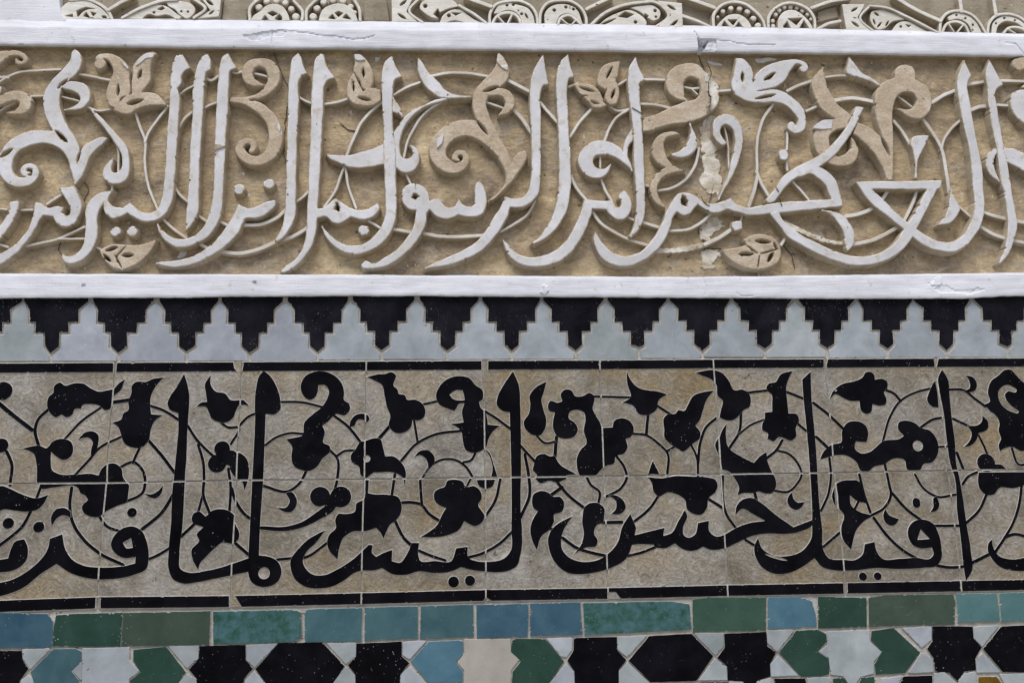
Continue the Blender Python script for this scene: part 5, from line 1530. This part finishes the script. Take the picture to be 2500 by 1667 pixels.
for win, s in (('D', '1418,36 1470,30 1482,44 1470,96 1448,98 1424,70'), ('D', '582,1462 612,1462 612,1536 580,1538'), ('D', '1392,1440 1420,1440 1470,1520 1440,1545 1394,1520'), ('E', '985,22 1024,24 1024,82 985,80'),
               ('E', '985,1500 1010,1460 1060,1490 1060,1504'), ('E', '1752,1430 1800,1430 1830,1470 1780,1520 1752,1500'), ('F', '1134,12 1160,12 1146,76 1134,76'), ('F', '1252,1372 1278,1376 1276,1446 1256,1446'), ('F', '1806,8 1832,8 1818,70 1806,74'), ('D', '690,40 712,40 706,104 688,104')):
    WIDE += parse_ops('-%sq %s' % (win, s), Y_TILE)
CUT_ALL = CUT_U + CUT_L + CUT_H
nU = len(UJ) - 1
hs = np.array(sorted(src(p) for p in HJ))
hy = lambda x: float(np.interp(x, hs[:, 0], hs[:, 1]))
for row, (J, cuts) in enumerate(((UJ, CUT_U), (LJ, CUT_L))):
    for k in range(nU):
        left, right = [src(p) for p in J[k]], [src(p) for p in J[k + 1]]
        poly = left + right[::-1]
        s = ' '.join('%.2f,%.2f' % p for p in poly)
        g = rnd.uniform
        carve('tile', 'Pq ' + s, band, lift=0, mats=('clay', 'grout'), y_top=Y_TILE - g(0, .0002), y_base=Y_BED + .003, bevel=.0006, draft=.0003, jitter=.0004,
              cut=[c for c in cuts + CUT_H], chips=6, chip_r=.0014)
        # black bar along the outer edge of the tile
        if row == 0:
            a, b = left[0], right[0]
            d0, d1 = 24.5 - .3 * k, 24.5 - .3 * (k + 1)
            quad = [(a[0], a[1] + 1), (b[0], b[1] + 1), (b[0] + .3, b[1] + d1), (a[0] - .3, a[1] + d0)]
        else:
            a, b = left[-1], right[-1]
            d = 29.5 - .3 * k
            quad = [(a[0] + .5, a[1] - d), (b[0] + .5, b[1] - d + .3), (b[0], b[1] - 1), (a[0], a[1] - 1)]
        carve('border_bar', 'Pq ' + ' '.join('%.2f,%.2f' % p for p in quad), band, ('black', 'chip'), Y_GLAZE, Y_TILE + .0006, depth=Y_TILE, lift=.000016, bevel=.0003, draft=.0012, jitter=.0003,
              cut=cuts + WIDE, chips=7, chip_r=.0013)
for r in rows(GLAZE):
    name, spec = r.split('|', 1)
    carve(name.strip(), spec, band, ('black', 'chip'), Y_GLAZE, Y_TILE + .0006, depth=Y_TILE, lift=.000016, bevel=.0003, draft=.0013, jitter=.00034, cut=CUT_ALL, chips=2, chip_r=.0008)
for r in rows(TENDRILS):
    win, w, ptsx = r.split(' ', 2)
    carve('tendril', win + 'r ' + ptsx, band, ('black', 'chip'), Y_GLAZE + .0002, Y_TILE + .0006, depth=Y_TILE, lift=.000016, bevel=.0002, draft=.0011, jitter=.00034, dw=float(w) * .98, cut=CUT_ALL)

# ------------------------------------------------------------------ green and blue course
course = thing('coloured_tile_course', 'single row of oblong blue, teal and green glazed tiles', 'tile row', (0.1, Y_TILE, on_wall(1250, 1560, Y_TILE)[1]))
for r in rows(COURSE):
    colour, win, s = r.split(' ', 2)
    carve('tile', win + 'q ' + s, course, label={'mottled': 'mottled teal and green tile', 'blue2': 'light blue tile', 'olive': 'grey green tile', 'sea': 'pale sea green tile', 'darkgreen': 'dark green tile'}.get(colour, colour + ' tile'), mats=(colour, 'chip'), y_top=Y_TILE - rnd.uniform(0, .0008), y_base=Y_BED + .003, lift=0, grow=.0004, bevel=.0005, draft=.0004, jitter=.0006, chips=14, chip_r=.0019)

# ------------------------------------------------------------------ star mosaic
mosaic = thing('star_mosaic', 'mosaic of black stars, hexagons and white, green and blue cut tiles', 'mosaic', (0.1, Y_TILE, on_wall(1250, 1680, Y_TILE)[1]))
NAMES = {'black': 'black_tile', 'greygreen': 'white_tile', 'grey': 'white_tile', 'lilac': 'white_tile', 'cream_glaze': 'white_tile', 'darkgreen': 'green_tile', 'teal': 'teal_tile', 'blue2': 'blue_tile', 'amber': 'amber_tile', 'purple': 'purple_tile'}
for r in rows(MOSAIC)[:-1]:
    colour, win, s = r.split(' ', 2)
    carve(NAMES[colour], win + 'q ' + s, mosaic, (colour, 'chip'), Y_TILE - rnd.uniform(0, .0007), Y_BED + .003, lift=0, grow=.0005, bevel=.0005, draft=.0003, jitter=.0006, chips=8, chip_r=.0013)

# ------------------------------------------------------------------ the courses run on past both ends of the frame
def run_on(root, p_left, p_right, skip=()):
    """Copies of a band's plain pieces one band-length to either side (shared meshes, no lettering)."""
    xl, zl = pt(*p_left, Y_TILE)
    xr, zr = pt(*p_right, Y_TILE)
    d = Vector((xr - xl, 0, zr - zl))
    for ch in list(root.children):
        if ch.name.split('.')[0] in skip:
            continue
        for sgn in (-1, 1):
            c = ch.copy()
            COL.objects.link(c)
            c.parent = root
            c.location = ch.location + d * sgn
WRITING = ('background_panel', 'letter', 'alif', 'dot', 'crack', 'repair_patch', 'paint_patch', 'broken_stem', 'stub')
run_on(panel, ('A', -45, 700), ('C', 2405, 700), WRITING)
run_on(frieze, ('M', 80, 60), ('O', 2410, 150), WRITING)
run_on(band, ('D', -91, 400), ('F', 2540, 350), WRITING)
run_on(course, ('J', -66, 265), ('L', 2426, 110))
run_on(mosaic, ('J', -36, 500), ('L', 2426, 400))
run_on(border, ('G', tiles[0]['tx'], 606), ('G', tiles[-1]['tx'], 580))
